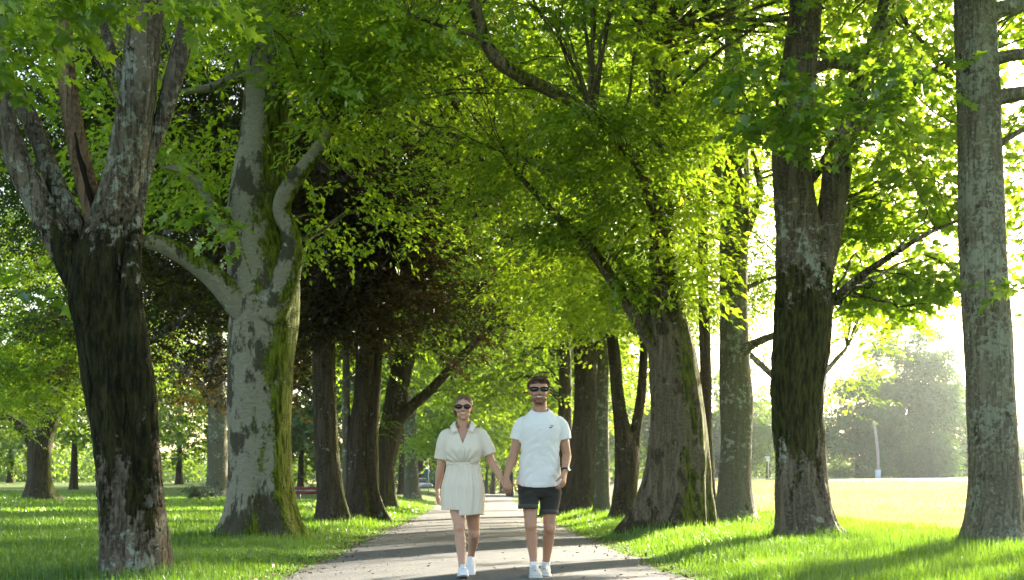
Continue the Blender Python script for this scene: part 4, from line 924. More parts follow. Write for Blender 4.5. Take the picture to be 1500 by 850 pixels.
def hand(b, wrist, f, nrm, side, size=1.0, curl=(0.5, 0.55, 0.35), spread=0.06, thumb=(0.55, 0.35), tcurl=0.3, rf=0.0085):
    """wrist point, f: direction of the fingers, nrm: where the palm looks, side: +1 / -1 which side the thumb is on (side vector = side * f x nrm)"""
    f = np.array(f, float); f /= np.linalg.norm(f)
    nrm = np.array(nrm, float); nrm -= f * nrm.dot(f); nrm /= np.linalg.norm(nrm)
    t = np.cross(f, nrm) * side; w = np.array(wrist, float); k = size
    # palm: flat loft from wrist to knuckles
    prev = None; n = 20; a = np.linspace(0, 2 * math.pi, n, endpoint=False); rings = []
    prof = [(-.025, .026, .020, 0), (0, .027, .019, 0), (.03, .036, .017, .001), (.06, .041, .015, .001), (.088, .041, .012, 0), (.099, .036, .008, 0)]
    pr = catmull(np.array([(p[0], p[3], 0, p[1], p[2]) for p in prof]), 0.012)
    for x, ox, _, rw, rt in pr:
        c = w + f * x * k + t * ox
        rings.append(c + t * (np.cos(a) * rw * k)[:, None] + nrm * (np.sin(a) * rt * k)[:, None])
    V = np.vstack(rings + [rings[0].mean(0)[None], rings[-1].mean(0)[None]]); m = len(rings)
    F = ring_faces(m, n); j = np.arange(n); kk = (j + 1) % n
    C = np.vstack([np.stack([np.full(n, m * n), kk, j], -1), np.stack([np.full(n, m * n + 1), (m - 1) * n + j, (m - 1) * n + kk], -1)])
    base = b.n; b.add(V, F); b.F.setdefault(3, []).append(C + base)
    tips = []
    for q, (off, L) in enumerate(((.031, .92), (.0105, 1.0), (-.0105, .94), (-.030, .74))):
        p = w + f * (.072 * k) + t * off * k * 0.95
        d = f + t * spread * (1.5 - q); d /= np.linalg.norm(d)
        pts = [np.append(p, rf * k * 1.1)]; p = w + f * (.094 - .006 * (q == 3) - .003 * (q == 0)) * k + t * off * k
        pts.append(np.append(p, rf * k * 1.12)); ang = 0
        for seg, (ln, cu) in enumerate(zip((.043, .027, .021), curl)):
            ang += cu * (1 + 0.08 * q)
            dd = d * math.cos(ang) + nrm * math.sin(ang)
            p = p + dd * ln * L * k; pts.append(np.append(p, rf * k * (1.0 - 0.12 * (seg + 1))))
        tips.append(p); b.limb(pts, 12, 0.006)
    # thumb: leaves the side of the palm near its base
    p0 = w + f * .022 * k + t * .018 * k + nrm * .006 * k
    d = f * math.cos(thumb[0]) + t * math.sin(thumb[0]); d = d * math.cos(thumb[1]) + nrm * math.sin(thumb[1])
    p1 = p0 + d * .042 * k
    d2 = f * math.cos(thumb[0] * .45) + t * math.sin(thumb[0] * .45); d2 = d2 * math.cos(thumb[1] + tcurl) + nrm * math.sin(thumb[1] + tcurl)
    p2 = p1 + d2 * .032 * k; p3 = p2 + (d2 + nrm * tcurl * .6) / np.linalg.norm(d2 + nrm * tcurl * .6) * .024 * k
    b.limb([np.append(p0, .0135 * k), np.append(p1, .0115 * k), np.append(p2, .0098 * k), np.append(p3, .0075 * k)], 12, 0.006)
    return tips

def head(b, c, hgt, wid, yaw=0.0, male=True):
    """c: centre of the skull volume at eye height; hgt: chin to crown; facing -y"""
    M = rotz(yaw); P = lambda x, y, z: np.array(c) + M @ np.array([x, y, z]); h, w = hgt, wid
    b.ball(P(0, .012, .17 * h), (w * .50, .094, .33 * h), M)              # cranium
    b.ball(P(0, -.018, -.02 * h), (w * .475, .076, .33 * h), M)            # face
    b.ball(P(0, -.030, -.27 * h), (w * (.42 if male else .385), .060, .20 * h), M)   # jaw
    b.ball(P(0, -.066, -.415 * h), (w * (.20 if male else .15), .024, .07 * h), M)  # chin
    b.ball(P(0, -.082, .075 * h), (w * .34, .016, .035 * h), M)            # brow
    for s in (-1, 1):
        b.ball(P(s * w * .27, -.062, -.13 * h), (w * .125, .022, .085 * h), M)     # cheek, lifted by the smile
        b.ball(P(s * w * .505, .012, -.03 * h), (.009, .019, .115 * h), M @ rotz(s * 0.35))   # ear
        b.ball(P(s * w * .085, -.094, -.135 * h), (.0075, .010, .0075), M)
    nose = [np.append(P(0, -.086, .03 * h), .008), np.append(P(0, -.098, -.05 * h), .0085), np.append(P(0, -.108, -.125 * h), .0105)]
    b.limb(nose, 10, 0.006)
    b.limb([np.append(P(-w * .19, -.074, -.235 * h), .006), np.append(P(0, -.088, -.262 * h), .0085), np.append(P(w * .19, -.074, -.235 * h), .006)], 10, 0.006)  # lower lip
    b.limb([np.append(P(-w * .20, -.074, -.225 * h), .005), np.append(P(0, -.090, -.222 * h), .007), np.append(P(w * .20, -.074, -.225 * h), .005)], 10, 0.006)  # upper lip
    return P

def attr_col(me, col):
    a = me.color_attributes.new('tone', 'FLOAT_COLOR', 'POINT'); a.data.foreach_set('color', np.column_stack([col, np.ones(len(col))]).astype(np.float32).ravel())
def skin_mat(name, base):
    m, nt, out = mat(name); n = NT(nt); at = n.node('ShaderNodeVertexColor'); at.layer_name = 'tone'
    tc = n.node('ShaderNodeTexCoord')
    c = n.mix(n.noise(tc.outputs['Object'], 45, 3), [x * 0.88 for x in base], [min(1, x * 1.1) for x in base])
    c = n.mix(1.0, c, at.outputs[0], 'MULTIPLY')
    n.bsdf(out, c, 0.48, n.bump(n.noise(tc.outputs['Object'], 260, 2), 0.25, 0.002), 0.35, 0.0, Subsurface_Weight=0.12, Subsurface_Radius=(0.9, 0.35, 0.2), Subsurface_Scale=0.012)
    return m
def cloth_mat(name, col, weave=900, rough=0.85, var=0.06, trans=0.0, blotch=0.0, sheen=0.2):
    m, nt, out = mat(name); n = NT(nt); tc = n.node('ShaderNodeTexCoord'); ob = tc.outputs['Object']
    c = n.mix(n.noise(ob, 60, 3), [x * (1 - var) for x in col], [min(1, x * (1 + var)) for x in col])
    if blotch: c = n.mix(n.math('MULTIPLY', n.ramp(n.noise(ob, 380, 2), 0.45, 0.7), blotch), c, [min(1, x * 2.2) for x in col])
    b = n.bsdf(out, c, rough, n.bump(n.noise(ob, weave, 2), 0.35, 0.0015), 0.15, 0.0, Sheen_Weight=sheen)
    if trans:
        t = n.node('ShaderNodeBsdfTranslucent'); n.link(c, t.inputs[0]); ms = n.node('ShaderNodeMixShader'); ms.inputs[0].default_value = trans
        n.link(b.outputs[0], ms.inputs[1]); n.link(t.outputs[0], ms.inputs[2]); n.link(ms.outputs[0], out.inputs[0])
    return m
def hair_mat(name, a, bcol):
    m, nt, out = mat(name); n = NT(nt); tc = n.node('ShaderNodeTexCoord')
    c = n.mix(n.noise(tc.outputs['Object'], 90, 3), a, bcol)
    d = n.bsdf(out, c, 0.42, n.bump(n.noise(n.scaled(tc.outputs['Object'], (1, 1, .2)), 300, 2), 0.7, 0.003), 0.5)
    t = n.node('ShaderNodeBsdfTranslucent'); n.link(n.mix(0.5, c, [min(1, x * 3.2) for x in bcol]), t.inputs[0]); ms = n.node('ShaderNodeMixShader'); ms.inputs[0].default_value = 0.28
    n.link(d.outputs[0], ms.inputs[1]); n.link(t.outputs[0], ms.inputs[2]); n.link(ms.outputs[0], out.inputs[0]); return m

SKIN_M = skin_mat('skin_man', (0.46, 0.235, 0.142)); SKIN_W = skin_mat('skin_woman', (0.53, 0.285, 0.185))
M_LENS = plain('lens_black', (0.006, 0.006, 0.007), 0.06, 0.6, var=0.0)
M_FRAME = plain('frame_black', (0.012, 0.010, 0.009), 0.25, 0.5, var=0.0)
M_TEETH = plain('tooth_white', (0.60, 0.56, 0.50), 0.3, 0.4, var=0.03)

def sunglasses(par, P, yaw, h, w, round_=False):
    M = rotz(yaw); g = MB(); z0 = .045 * h if not round_ else .03 * h
    lw, lh = (.215 * w, .088 * h) if not round_ else (.20 * w, .098 * h)
    fr = None; a = np.linspace(0, 2 * math.pi, 28, endpoint=False)
    pw = 3.4 if not round_ else 2.3
    cx = np.sign(np.cos(a)) * np.abs(np.cos(a)) ** (2 / pw); cz = np.sign(np.sin(a)) * np.abs(np.sin(a)) ** (2 / pw)
    lens, frm = MB(), MB()
    for s in (-1, 1):
        ox = s * w * (.275 if not round_ else .26)
        X = ox + cx * lw * (1 - .10 * (cz < 0) * np.abs(cz)); Z = z0 + cz * lh * .92; Yv = -.101 + .035 * ((X / (w * .5)) ** 2)
        ring = np.stack([X, Yv, Z], -1)
        Vf = np.vstack([ring, ring + [0, .004, 0], [[ox, -.104 + .035 * (ox / (w * .5)) ** 2, z0]], [[ox, -.095 + .035 * (ox / (w * .5)) ** 2, z0]]])
        Vf = np.array([P(*v) for v in Vf]); n = 28; j = np.arange(n); k = (j + 1) % n
        base = lens.n; lens.add(Vf, np.stack([j, k, n + k, n + j], -1)); lens.F.setdefault(3, []).append(base + np.vstack([np.stack([np.full(n, 2 * n), k, j], -1), np.stack([np.full(n, 2 * n + 1), n + j, n + k], -1)]))
        rr = np.vstack([ring, ring[:2]]) + [0, -.001, 0]; rw = np.array([P(*v) for v in rr])
        frm.tube(rw, np.where(rr[:, 2] > z0, .0030, .0018) * (1 if not round_ else .8), 6, False)
        ex = s * w * .545
        frm.tube(np.array([P(s * w * .52, -.071, z0 + .4 * lh), P(ex, -.03, z0 + .35 * lh), P(ex, .02, z0 + .1 * lh)]), .003, 6)
    frm.tube(np.array([P(-w * .05, -.100, z0 + .35 * lh), P(0, -.103, z0 + .45 * lh), P(w * .05, -.100, z0 + .35 * lh)]), .0028, 6)
    go = frm.build('sunglasses', M_FRAME, par); lens.build('lens', M_LENS, go); return go
def teeth(par, P, h, w):
    x = np.linspace(-1, 1, 9); b = MB()
    pts = [P(t * w * .15, -.0938 + .014 * t * t, -.2405 * h + .008 * t * t) for t in x]
    b.tube(np.array(pts), np.array([.001, .0036, .0050, .0058, .0060, .0058, .0050, .0036, .001]), 8)
    return b.build('teeth', M_TEETH, par)

def strands(P, groups, seed, mm, par, name='hair', base=None):
    """hair: a solid base plus many thin tapered locks; groups (n, root fn, direction fn, length, radius)"""
    r = np.random.default_rng(seed); mb = MB()
    if base is not None: mb.add(base[0], base[1])     # world-space shell
    for n, rootf, dirf, L, rad in groups:
        for _ in range(n):
            p = rootf(r); d = np.array(dirf(p, r), float); d /= np.linalg.norm(d); l = L * r.uniform(.6, 1.25)
            bend = r.normal(0, .25, 3) + np.array([0, 0, -.25])
            q = [p, p + d * l * .5, p + d * l * .85 + bend * l * .25]
            mb.tube(np.array([P(*v) for v in q]), np.array([rad, rad * .8, rad * .2]) * r.uniform(.7, 1.3), 4, False)
    return link(name, new_mesh(name, np.concatenate(mb.V), mb.faces(), mm), par)

def shoe(par, heel, ang, pitch, mats, L=.295, W_=.104, label=None, low=False):
    """heel: ground point under the heel; ang: heading about z (0 looks to -y); pitch: heel lift"""
    M = rotz(ang) @ rotx(pitch); toe = np.array([0, -L, 0])
    def body_(sl, p, mm, name, parent):
        V, F, C = loft_y(sl, 24, p); V = V @ M.T + np.asarray(heel); return link(name, new_mesh(name, V, [F[:, ::-1], C[:, ::-1]], mm), parent)
    w = W_ / 2
    up = body_([(.012, w * .55, .022, .075), (.0, w * .72, .02, .098), (-.04, w * .78, .02, .10), (-.09, w * .80, .02, .098), (-.13, w * .86, .02, .088), (-.18, w * .97, .018, .072), (-.225, w * 1.0, .018, .060), (-.262, w * .86, .018, .05), (-.283, w * .5, .02, .04)], 2.6, mats[0], 'shoe', par)
    if label: up['label'] = label
    body_([(.02, w * .55, .004, .03), (.0, w * .82, 0, .034), (-.06, w * .86, 0, .03), (-.13, w * .95, 0, .027), (-.2, w * 1.1, 0, .026), (-.25, w * 1.02, .003, .028), (-.284, w * .66, .010, .03), (-.294, w * .3, .015, .028)], 4.5, mats[1], 'sole', up)
    lc = MB()
    for k in range(5):
        y = -.10 - .022 * k; z = .102 - .0068 * k * 1.15
        s = 1 if k % 2 else -1
        lc.tube(np.array([[-.022, y, z - .006], [0, y - .006 * s, z + .004], [.022, y, z - .006]]) @ M.T + heel, .0035, 6)
    lc.build('laces', mats[2], up)
    tg = MB().add(*(lambda V, F, C: (V @ M.T + heel, F[:, ::-1]))(*loft_y([(-.085, .022, .085, .118), (-.10, .024, .09, .118), (-.14, .021, .085, .100), (-.19, .016, .06, .078)], 14, 2.5)))
    tg.build('tongue', mats[0], up)
    return up
def sock(par, pts, mm):
    b = Body().limb(pts, 18, .01); return b.build('sock', mm, par)
# ---------------------------------------------------------------- the man
man_c = np.array([fx(789.5), 0.0]); mx = man_c[0]
b = Body()
HC = (fx(789), -0.02, fz(573.5)); HH, HW = 0.240, 0.167
Pm = head(b, HC, HH, HW, yaw=R(3), male=True)
Lx = lambda px: fx(px)
b.limb([(fx(790), .02, fz(586), .064), (fx(791), .022, fz(598), .062), (fx(792), .03, fz(608), .068), (fx(792), .03, fz(622), .09)], 24)
b.torso([(fz(722), mx, .02, .12, .09), (fz(712), mx - .002, .02, .155, .11), (fz(695), mx, .02, .155, .105), (fz(675), mx + .004, .015, .145, .098), (fz(650), mx + .008, .01, .158, .108), (fz(630), mx + .008, .015, .175, .115), (fz(616), mx + .01, .02, .165, .10), (fz(606), mx + .01, .025, .11, .07)])
# arms (his right arm reaches down to the joined hands; his left swings forward)
SR, ER, WR = np.array([fx(765), .02, fz(620.5)]), np.array([fx(752), .0, fz(668)]), np.array([fx(741.5), -.13, fz(699)])
SL, EL_, WL = np.array([fx(820), .02, fz(619.5)]), np.array([fx(830.5), .03, fz(666)]), np.array([fx(826.5), -.16, fz(692)])
def arm(b, S, E, Wp, k=1.0):
    b.limb([(*(S + [0, 0, -.008]), .050 * k), (*(S * .6 + E * .4), .050 * k), (*(S * .25 + E * .75), .044 * k), (*E, .040 * k), (*(E * .75 + Wp * .25), .0425 * k), (*(E * .4 + Wp * .6), .034 * k), (*(E * .1 + Wp * .9), .027 * k), (*(Wp + (Wp - E) * .06), .026 * k)], 18)
arm(b, SR, ER, WR); arm(b, SL, EL_, WL)
b.ball(SR + [.022, 0, -.012], (.054, .054, .054)); b.ball(SL + [-.022, 0, -.012], (.054, .054, .054))
hand(b, WR + [.002, -.01, -.012], (.10, -.30, -.95), (-.35, .9, -.3), 1, 1.04, curl=(.75, .95, .6), thumb=(.5, .5), tcurl=.5)
hand(b, WL + [-.002, -.012, -.008], (-.12, -.42, -.88), (-.85, .45, .1), -1, 1.02, curl=(.45, .55, .4), thumb=(.45, .35), tcurl=.3)
# legs
HRj, KR, AR = np.array([fx(776), .02, fz(706)]), np.array([fx(777), -.10, fz(770.5)]), np.array([fx(782), -.13, .105 + gp])
HLj, KL, AL = np.array([fx(806), .02, fz(706)]), np.array([fx(805), .0, fz(774)]), np.array([fx(800), .10, .10 + gp])
def leg(b, H, K, A, k=1.0, thin=1.0):
    b.limb([(*H, .088 * k), (*(H * .7 + K * .3), .078 * k), (*(H * .35 + K * .65), .064 * k), (*(K + [0, .006, .045]), .056 * k), (*(K + [0, 0, 0]), .054 * k), (*(K * .88 + A * .12 + [0, .004, 0]), .048 * k),
            (*(K * .68 + A * .32 + [0, .018, 0]), .053 * k * thin), (*(K * .42 + A * .58 + [0, .012, 0]), .043 * k * thin), (*(K * .15 + A * .85), .033 * k), (*A, .034 * k), (*(A + [0, 0, -.04]), .036 * k)], 22)
    b.ball(K + [0, -.040 * k, .0], (.033 * k, .022 * k, .042 * k))
leg(b, HRj, KR, AR); leg(b, HLj, KL, AL)
V, F, NN = b.remesh(0.0042, 5)
tone = np.ones((len(V), 3))
Mi = np.linalg.inv(rotz(R(3))); q = (V - np.array(HC)) @ Mi.T; qh = q / np.array([HW, 1, HH])
face = (q[:, 1] < .0) & (np.abs(q[:, 0]) < .1)
# stubble beard: jaw, chin and moustache
be = face * sstep(-.20, -.30, qh[:, 2]) * sstep(-.62, -.5, qh[:, 2]) * (q[:, 1] < .02)
must = face * np.exp(-((qh[:, 2] + .185) / .03) ** 2) * (np.abs(qh[:, 0]) < .24) * (q[:, 1] < -.06)
side = ((np.abs(qh[:, 0]) > .36) & (qh[:, 2] < -.06) & (qh[:, 2] > -.45) & (q[:, 1] < .0)) * .6
be = np.clip(np.maximum(np.maximum(be, must), side), 0, 1) * (.85 + .15 * vnoise(V * 180, 4))
tone = tone * (1 - be[:, None]) + np.array([.42, .35, .32]) * be[:, None]
lip = face * np.exp(-((qh[:, 2] + .245 - .35 * qh[:, 0] ** 2) / .028) ** 2) * (np.abs(qh[:, 0]) < .22) * (q[:, 1] < -.07)
tone = tone * (1 - .9 * lip[:, None]) + np.array([.85, .50, .47]) * .9 * lip[:, None]
me = new_mesh('person', V, F, SKIN_M); attr_col(me, tone)
man = tag(link('person', me, None, (0, PY, 0)), 'smiling bearded person in white t-shirt and dark shorts walking on the path', 'person', 'couple walking hand in hand')
sunglasses(man, Pm, R(3), HH, HW); teeth(man, Pm, HH, HW)
HAIR_M = hair_mat('hair_brown', (0.045, 0.020, 0.009), (0.14, 0.062, 0.026))
hb_ = Body()
hb_.ball(Pm(0, .02, .22 * HH), (HW * .545, .102, .325 * HH), rotz(R(3))); hb_.ball(Pm(.004, -.035, .43 * HH), (HW * .42, .058, .115 * HH), rotz(R(3)))
Vh, Fh, Nh = hb_.remesh(.005, 3); qq = (Vh - np.array(HC)) @ Mi.T
Vh += Nh * (.006 * fbm(Vh * 55, 3, 2))[:, None]
kill = lambda C: (lambda g: ((g[:, 2] < .30 * HH - .10 * np.maximum(0, -g[:, 1] - .0) * 0) & (g[:, 1] < -.012)) | (g[:, 2] < -.02 * HH) & (g[:, 1] < .03) | (g[:, 2] < -.28 * HH))((C - np.array(HC)) @ Mi.T)
Vh, Fh, _ = drop_faces(Vh, Fh, kill); loc = (Vh - np.array(HC)) @ Mi.T
def root_m(r):
    v = r.normal(size=3); v /= np.linalg.norm(v); v[2] = abs(v[2]) * .9 + .05
    return np.array([v[0] * HW * .53, .02 + v[1] * .098, .22 * HH + v[2] * .32 * HH])
ok_front = lambda p: p[1] < -.02
strands(Pm, [(900, root_m, lambda p, r: (p[0] * 6 + .5 + r.normal(0, .3), p[1] * 5 + .2 + r.normal(0, .3), .35 + p[2] * 2), .022, .0019),
             (260, lambda r: np.array([r.uniform(-.058, .06), r.uniform(-.088, -.03), .445 * HH + r.uniform(-.02, .014)]), lambda p, r: (.8 + p[0] * 4 + r.normal(0, .2), .1 + r.normal(0, .3), .75), .034, .0022),
             (160, lambda r: np.array([r.choice([-1, 1]) * HW * .53, r.uniform(-.01, .06), r.uniform(.1, .36) * HH]), lambda p, r: (p[0] * 6, .5, .1), .018, .002)],
        5, HAIR_M, man, base=(Vh, Fh))
# t-shirt
M_TEE = cloth_mat('white_jersey', (0.84, 0.80, 0.74), 1100, 0.9, 0.02, trans=0.10)
s = Body()
s.torso([(fz(716), fx(790), .015, .205, .135), (fz(706), fx(790), .015, .203, .134), (fz(690), fx(790), .012, .193, .128), (fz(672), fx(790.5), .008, .180, .122), (fz(650), fx(791.3), .005, .174, .126), (fz(630), fx(791.5), .008, .184, .132), (fz(616), fx(791.5), .018, .168, .115), (fz(606), fx(791.8), .026, .120, .088), (fz(600), fx(792), .03, .088, .074), (fz(594), fx(792), .03, .070, .066)], 40, 2.5)
for S, E, sg_ in ((SR, ER, -1), (SL, EL_, 1)):
    end = S + (E - S) * .50; out = np.array([sg_ * .006, 0, 0])
    s.limb([(*(S + [-sg_ * .06, 0, .000]), .060), (*(S + [-sg_ * .006, 0, -.004]), .066), (*(S * .75 + E * .25 + out), .067), (*(end + out), .067), (*(S + (E - S) * .58 + out), .067)], 24)
V, F, NN = s.remesh(.006, 5)
zr = (V[:, 2] - fz(716)) / (fz(600) - fz(716)); xr = V[:, 0] - fx(791)
fold = .015 * fbm(np.stack([xr * 5 + V[:, 2] * 3, V[:, 1] * 4, V[:, 2] * 11 - xr * 6], -1), 11, 2) * sstep(.75, .15, zr)
fold += .006 * fbm(np.stack([xr * 9, V[:, 1] * 6, V[:, 2] * 4], -1), 12, 2) + .009 * (.3 - np.abs(fbm(np.stack([xr * 8 + V[:, 2] * 9, V[:, 1] * 5, V[:, 2] * 15 - xr * 12], -1), 15, 2)))
diag = np.sin((V[:, 2] * 1.0 + np.abs(xr) * 1.5) * 62 + 2.5 * vnoise(V * 7, 3)) * .0045 * sstep(.05, .14, np.abs(xr)) * sstep(.62, .3, zr)
slv = .004 * fbm(np.stack([xr * 12, V[:, 1] * 8, V[:, 2] * 22], -1), 16, 2) * (np.abs(xr) > .17)
V += NN * (fold + diag + slv)[:, None]
def kill_tee(C):
    k = C[:, 2] < fz(711.5) - .018 * np.cos((C[:, 0] - fx(790)) * 7.5) + .030 * (C[:, 0] < fx(764)) * (fx(764) - C[:, 0]) * 20
    for S, E, sg_ in ((SR, ER, -1), (SL, EL_, 1)):
        d = (E - S) / np.linalg.norm(E - S); c = S + (E - S) * .53
        rel = C - c; k |= (rel @ d > 0) & (np.linalg.norm(rel - np.outer(rel @ d, d), axis=1) < .095) & ((C[:, 0] - fx(791)) * sg_ > .185)
    nb = np.array([fx(792), .02]); tilt = (C[:, 1] - nb[1]) * .42
    k |= (C[:, 2] - tilt > fz(601.5)) & (np.hypot(C[:, 0] - nb[0], C[:, 1] - nb[1]) < .088)
    return k
V, F, _ = drop_faces(V, F, kill_tee)
tee = shell('t_shirt', V, F, M_TEE, man)
a = np.linspace(0, 2 * math.pi, 49)
col = np.stack([fx(792) + np.cos(a) * .0785, .024 + np.sin(a) * .074, fz(601.5) + .004 + np.sin(a) * .074 * .42 + 0 * a], -1)
MB().tube(col, .0075, 8, False).build('collar', M_TEE, tee)
# chest logo: small swoosh with a tiny word over it, laid on the shirt front
M_NAVY = plain('logo_navy', (0.012, 0.016, 0.035), 0.7, 0.2, var=0.0)
from mathutils.bvhtree import BVHTree
bvh = BVHTree.FromPolygons([Vector(v) for v in V], [list(map(int, f)) for f in F])
def on_front(x, z, off=.003):
    h = bvh.ray_cast(Vector((x, -1.0, z)), Vector((0, 1, 0)))
    return np.array([x, (h[0].y if h[0] else -.12) - off, z])
cx_, cz_ = fx(807.0), fz(625.8)
t = np.linspace(0, 1, 15)
low = np.stack([-.020 + .044 * t, -.006 - .0105 * np.sin(np.pi * np.clip(t * 1.15, 0, 1)) * (1 - t) * 1.9 + .016 * t ** 1.6], -1)
upp = np.stack([-.020 + .044 * t + .0 * t, .004 - .0135 * np.sin(np.pi * np.clip(t * 1.0 + .12, 0, 1)) * (1 - t) * .9 - .004 * (1 - t) + .0062 * t ** 1.6], -1)
upp[0] = low[0] + [.003, .006]; upp[-1] = low[-1]
pts = [on_front(cx_ + u, cz_ + v) for u, v in np.vstack([low, upp])]; k = len(t); j = np.arange(k - 1)
lg = MB().add(np.array(pts), np.stack([j, j + 1, k + j + 1, k + j], -1))
cu = bpy.data.curves.new('word', 'FONT'); cu.body = 'NIKE'; cu.size = .0135; cu.shear = .25; cu.align_x = 'CENTER'; cu.resolution_u = 2
to = bpy.data.objects.new('word', cu); COL.objects.link(to); dg = bpy.context.evaluated_depsgraph_get(); tm = to.evaluated_get(dg).to_mesh()
tv = [on_front(cx_ + .004 + v.co.x, cz_ + .005 + v.co.y) for v in tm.vertices]; tp = [tuple(p.vertices) for p in tm.polygons]
for nvp in set(len(p) for p in tp):
    lg.add(np.array(tv), np.array([p for p in tp if len(p) == nvp]))
to.to_mesh_clear(); bpy.data.objects.remove(to); bpy.data.curves.remove(cu)
lg.build('chest_logo', M_NAVY, tee, False)
# shorts
M_DENIM = cloth_mat('charcoal_denim', (0.032, 0.029, 0.024), 700, 0.9, 0.25, blotch=0.35)
s = Body()
s.torso([(fz(728), mx, .02, .150, .110), (fz(718), mx, .02, .185, .125), (fz(706), mx, .02, .186, .125), (fz(692), mx, .02, .172, .118)], 36, 2.6)
HEMR, HEML = fz(744.5), fz(752.5)
s.limb([(fx(775), .02, fz(712), .105), (fx(774.5), -.01, fz(725), .100), (fx(774), -.04, fz(738), .090), (fx(773.5), -.07, HEMR - .02, .083)], 26)
s.limb([(fx(806), .02, fz(712), .105), (fx(806), .02, fz(725), .100), (fx(805), .02, fz(740), .086), (fx(804), .01, HEML - .02, .078)], 26)
V, F, NN = s.remesh(.006, 4)
V += NN * (.005 * fbm(np.stack([V[:, 0] * 9, V[:, 1] * 7, V[:, 2] * 16], -1), 31, 2) + .0025 * np.sin(V[:, 2] * 95 + 40 * np.abs(V[:, 0] - mx)) * sstep(fz(738), fz(722), V[:, 2]))[:, None]
ctr = fx(789.5)
V, F, _ = drop_faces(V, F, lambda C: C[:, 2] < np.where(C[:, 0] < ctr, HEMR, HEML))
so = shell('shorts', V, F, M_DENIM, man, .006)
M_CUFF = cloth_mat('faded_denim', (0.062, 0.057, 0.05), 700, 0.9, 0.2, blotch=0.3)
for (hx, hy, hz_, hr) in ((fx(773.5), -.068, HEMR, .088), (fx(804), .011, HEML, .083)):
    n = 40; a = np.linspace(0, 2 * math.pi, n, endpoint=False); rg = []
    for dr, dz in ((-.006, .0), (.002, -.003), (.004, .014), (.003, .036), (-.006, .038)):
        rg.append(np.stack([hx + np.cos(a) * (hr + dr), hy + np.sin(a) * (hr + dr), hz_ + dz + .003 * np.sin(3 * a)], -1))
    o = link('cuff', new_mesh('cuff', np.vstack(rg), ring_faces(5, n), M_CUFF), so)
# watch
wd = (WL - EL_) / np.linalg.norm(WL - EL_); wc = EL_ + (WL - EL_) * .93
Tn = wd; Nn = np.cross(Tn, [0, 1, 0]); Nn /= np.linalg.norm(Nn); Bn = np.cross(Tn, Nn)
a = np.linspace(0, 2 * math.pi, 33); wt = MB()
for off in (-.007, 0, .007): wt.tube(wc + Tn * off + Nn * (np.cos(a) * .0315)[:, None] + Bn * (np.sin(a) * .0315)[:, None], .0045, 6, False)
wo = wt.build('wristwatch', M_FRAME, man)
fd = np.array([.75, -.6, .1]); fd -= Tn * fd.dot(Tn); fd /= np.linalg.norm(fd)
MB().tube(np.array([wc + fd * .028, wc + fd * .041]), np.array([.019, .0185]), 20).build('watch_case', plain('watch_steel', (.5, .5, .5), .25, .5, .9, var=0), wo)
# socks and shoes
M_SOCK = cloth_mat('white_sock', (0.78, 0.78, 0.77), 500); M_SHOE = cloth_mat('pale_trainer', (0.52, 0.51, 0.47), 500, 0.75); M_SOLE = plain('off_white_sole', (0.55, 0.54, 0.50), 0.6, var=.1); M_LACE = plain('grey_lace', (0.30, 0.31, 0.31), 0.8)
for K, A, he, an in ((KR, AR, np.array([AR[0], AR[1] + .055, gp]), R(3)), (KL, AL, np.array([AL[0], AL[1] + .055, gp]), R(-5))):
    up_ = (K - A) / np.linalg.norm(K - A)
    sock(man, [(*(A + up_ * .038), .039), (*(A + up_ * .01), .0385), (*(A + [0, 0, -.03]), .040), (*(A + [0, -.01, -.055]), .042)], M_SOCK)
    shoe(man, he, an, 0.0, (M_SHOE, M_SOLE, M_LACE), .30, .112)
# ---------------------------------------------------------------- the woman
b = Body()
HCw = (fx(679.3), -0.02, fz(598.0)); Hw_, Ww = 0.224, 0.153
Pw = head(b, HCw, Hw_, Ww, yaw=R(-2), male=False)
wx = fx(679)
b.limb([(fx(679), .018, fz(611), .052), (fx(678.5), .02, fz(621), .050), (fx(678.5), .028, fz(631), .056), (fx(678.5), .03, fz(644), .08)], 24)
b.torso([(fz(745), fx(677), .02, .12, .10), (fz(722), fx(676.5), .025, .165, .12), (fz(705), fx(677), .02, .155, .11), (fz(682), fx(678), .012, .122, .088), (fz(662), fx(678.5), .005, .138, .10), (fz(648), fx(678.5), .01, .148, .10), (fz(636), fx(678.5), .018, .14, .085), (fz(628), fx(678.5), .026, .09, .06)])
b.ball((fx(669.5), -.072, fz(656)), (.058, .048, .056)); b.ball((fx(688), -.072, fz(656)), (.058, .048, .056))
sR, eR, wR = np.array([fx(654), .02, fz(637)]), np.array([fx(644.5), .04, fz(686)]), np.array([fx(639.5), .085, fz(716)])
sL, eL, wL = np.array([fx(704), .02, fz(636)]), np.array([fx(721), .0, fz(678)]), np.array([fx(735.5), -.10, fz(702.5)])
arm(b, sR, eR, wR, .86); arm(b, sL, eL, wL, .86)
b.ball(sR + [.02, 0, -.012], (.046, .046, .046)); b.ball(sL + [-.02, 0, -.012], (.046, .046, .046))
hand(b, wR + [0, 0, -.006], (.05, -.12, -1), (.85, .35, 0), -1, .90, curl=(.3, .4, .3), thumb=(.4, .3), tcurl=.2, rf=.0082)
hand(b, wL + [.006, -.004, -.008], (.62, -.12, -.78), (.30, -.92, .1), 1, .92, curl=(.75, .95, .6), thumb=(.5, .4), tcurl=.4, rf=.0082)
hR, kR, aR = np.array([fx(666), .02, fz(718)]), np.array([fx(674), -.16, fz(773)]), np.array([fx(679), -.26, .088 + gp])
hL, kL, aL = np.array([fx(690), .02, fz(718)]), np.array([fx(694), .06, fz(783)]), np.array([fx(688.5), .30, .165 + gp])
leg(b, hR, kR, aR, .96, .98); leg(b, hL, kL, aL, .96, .98)
V, F, NN = b.remesh(.0042, 5)
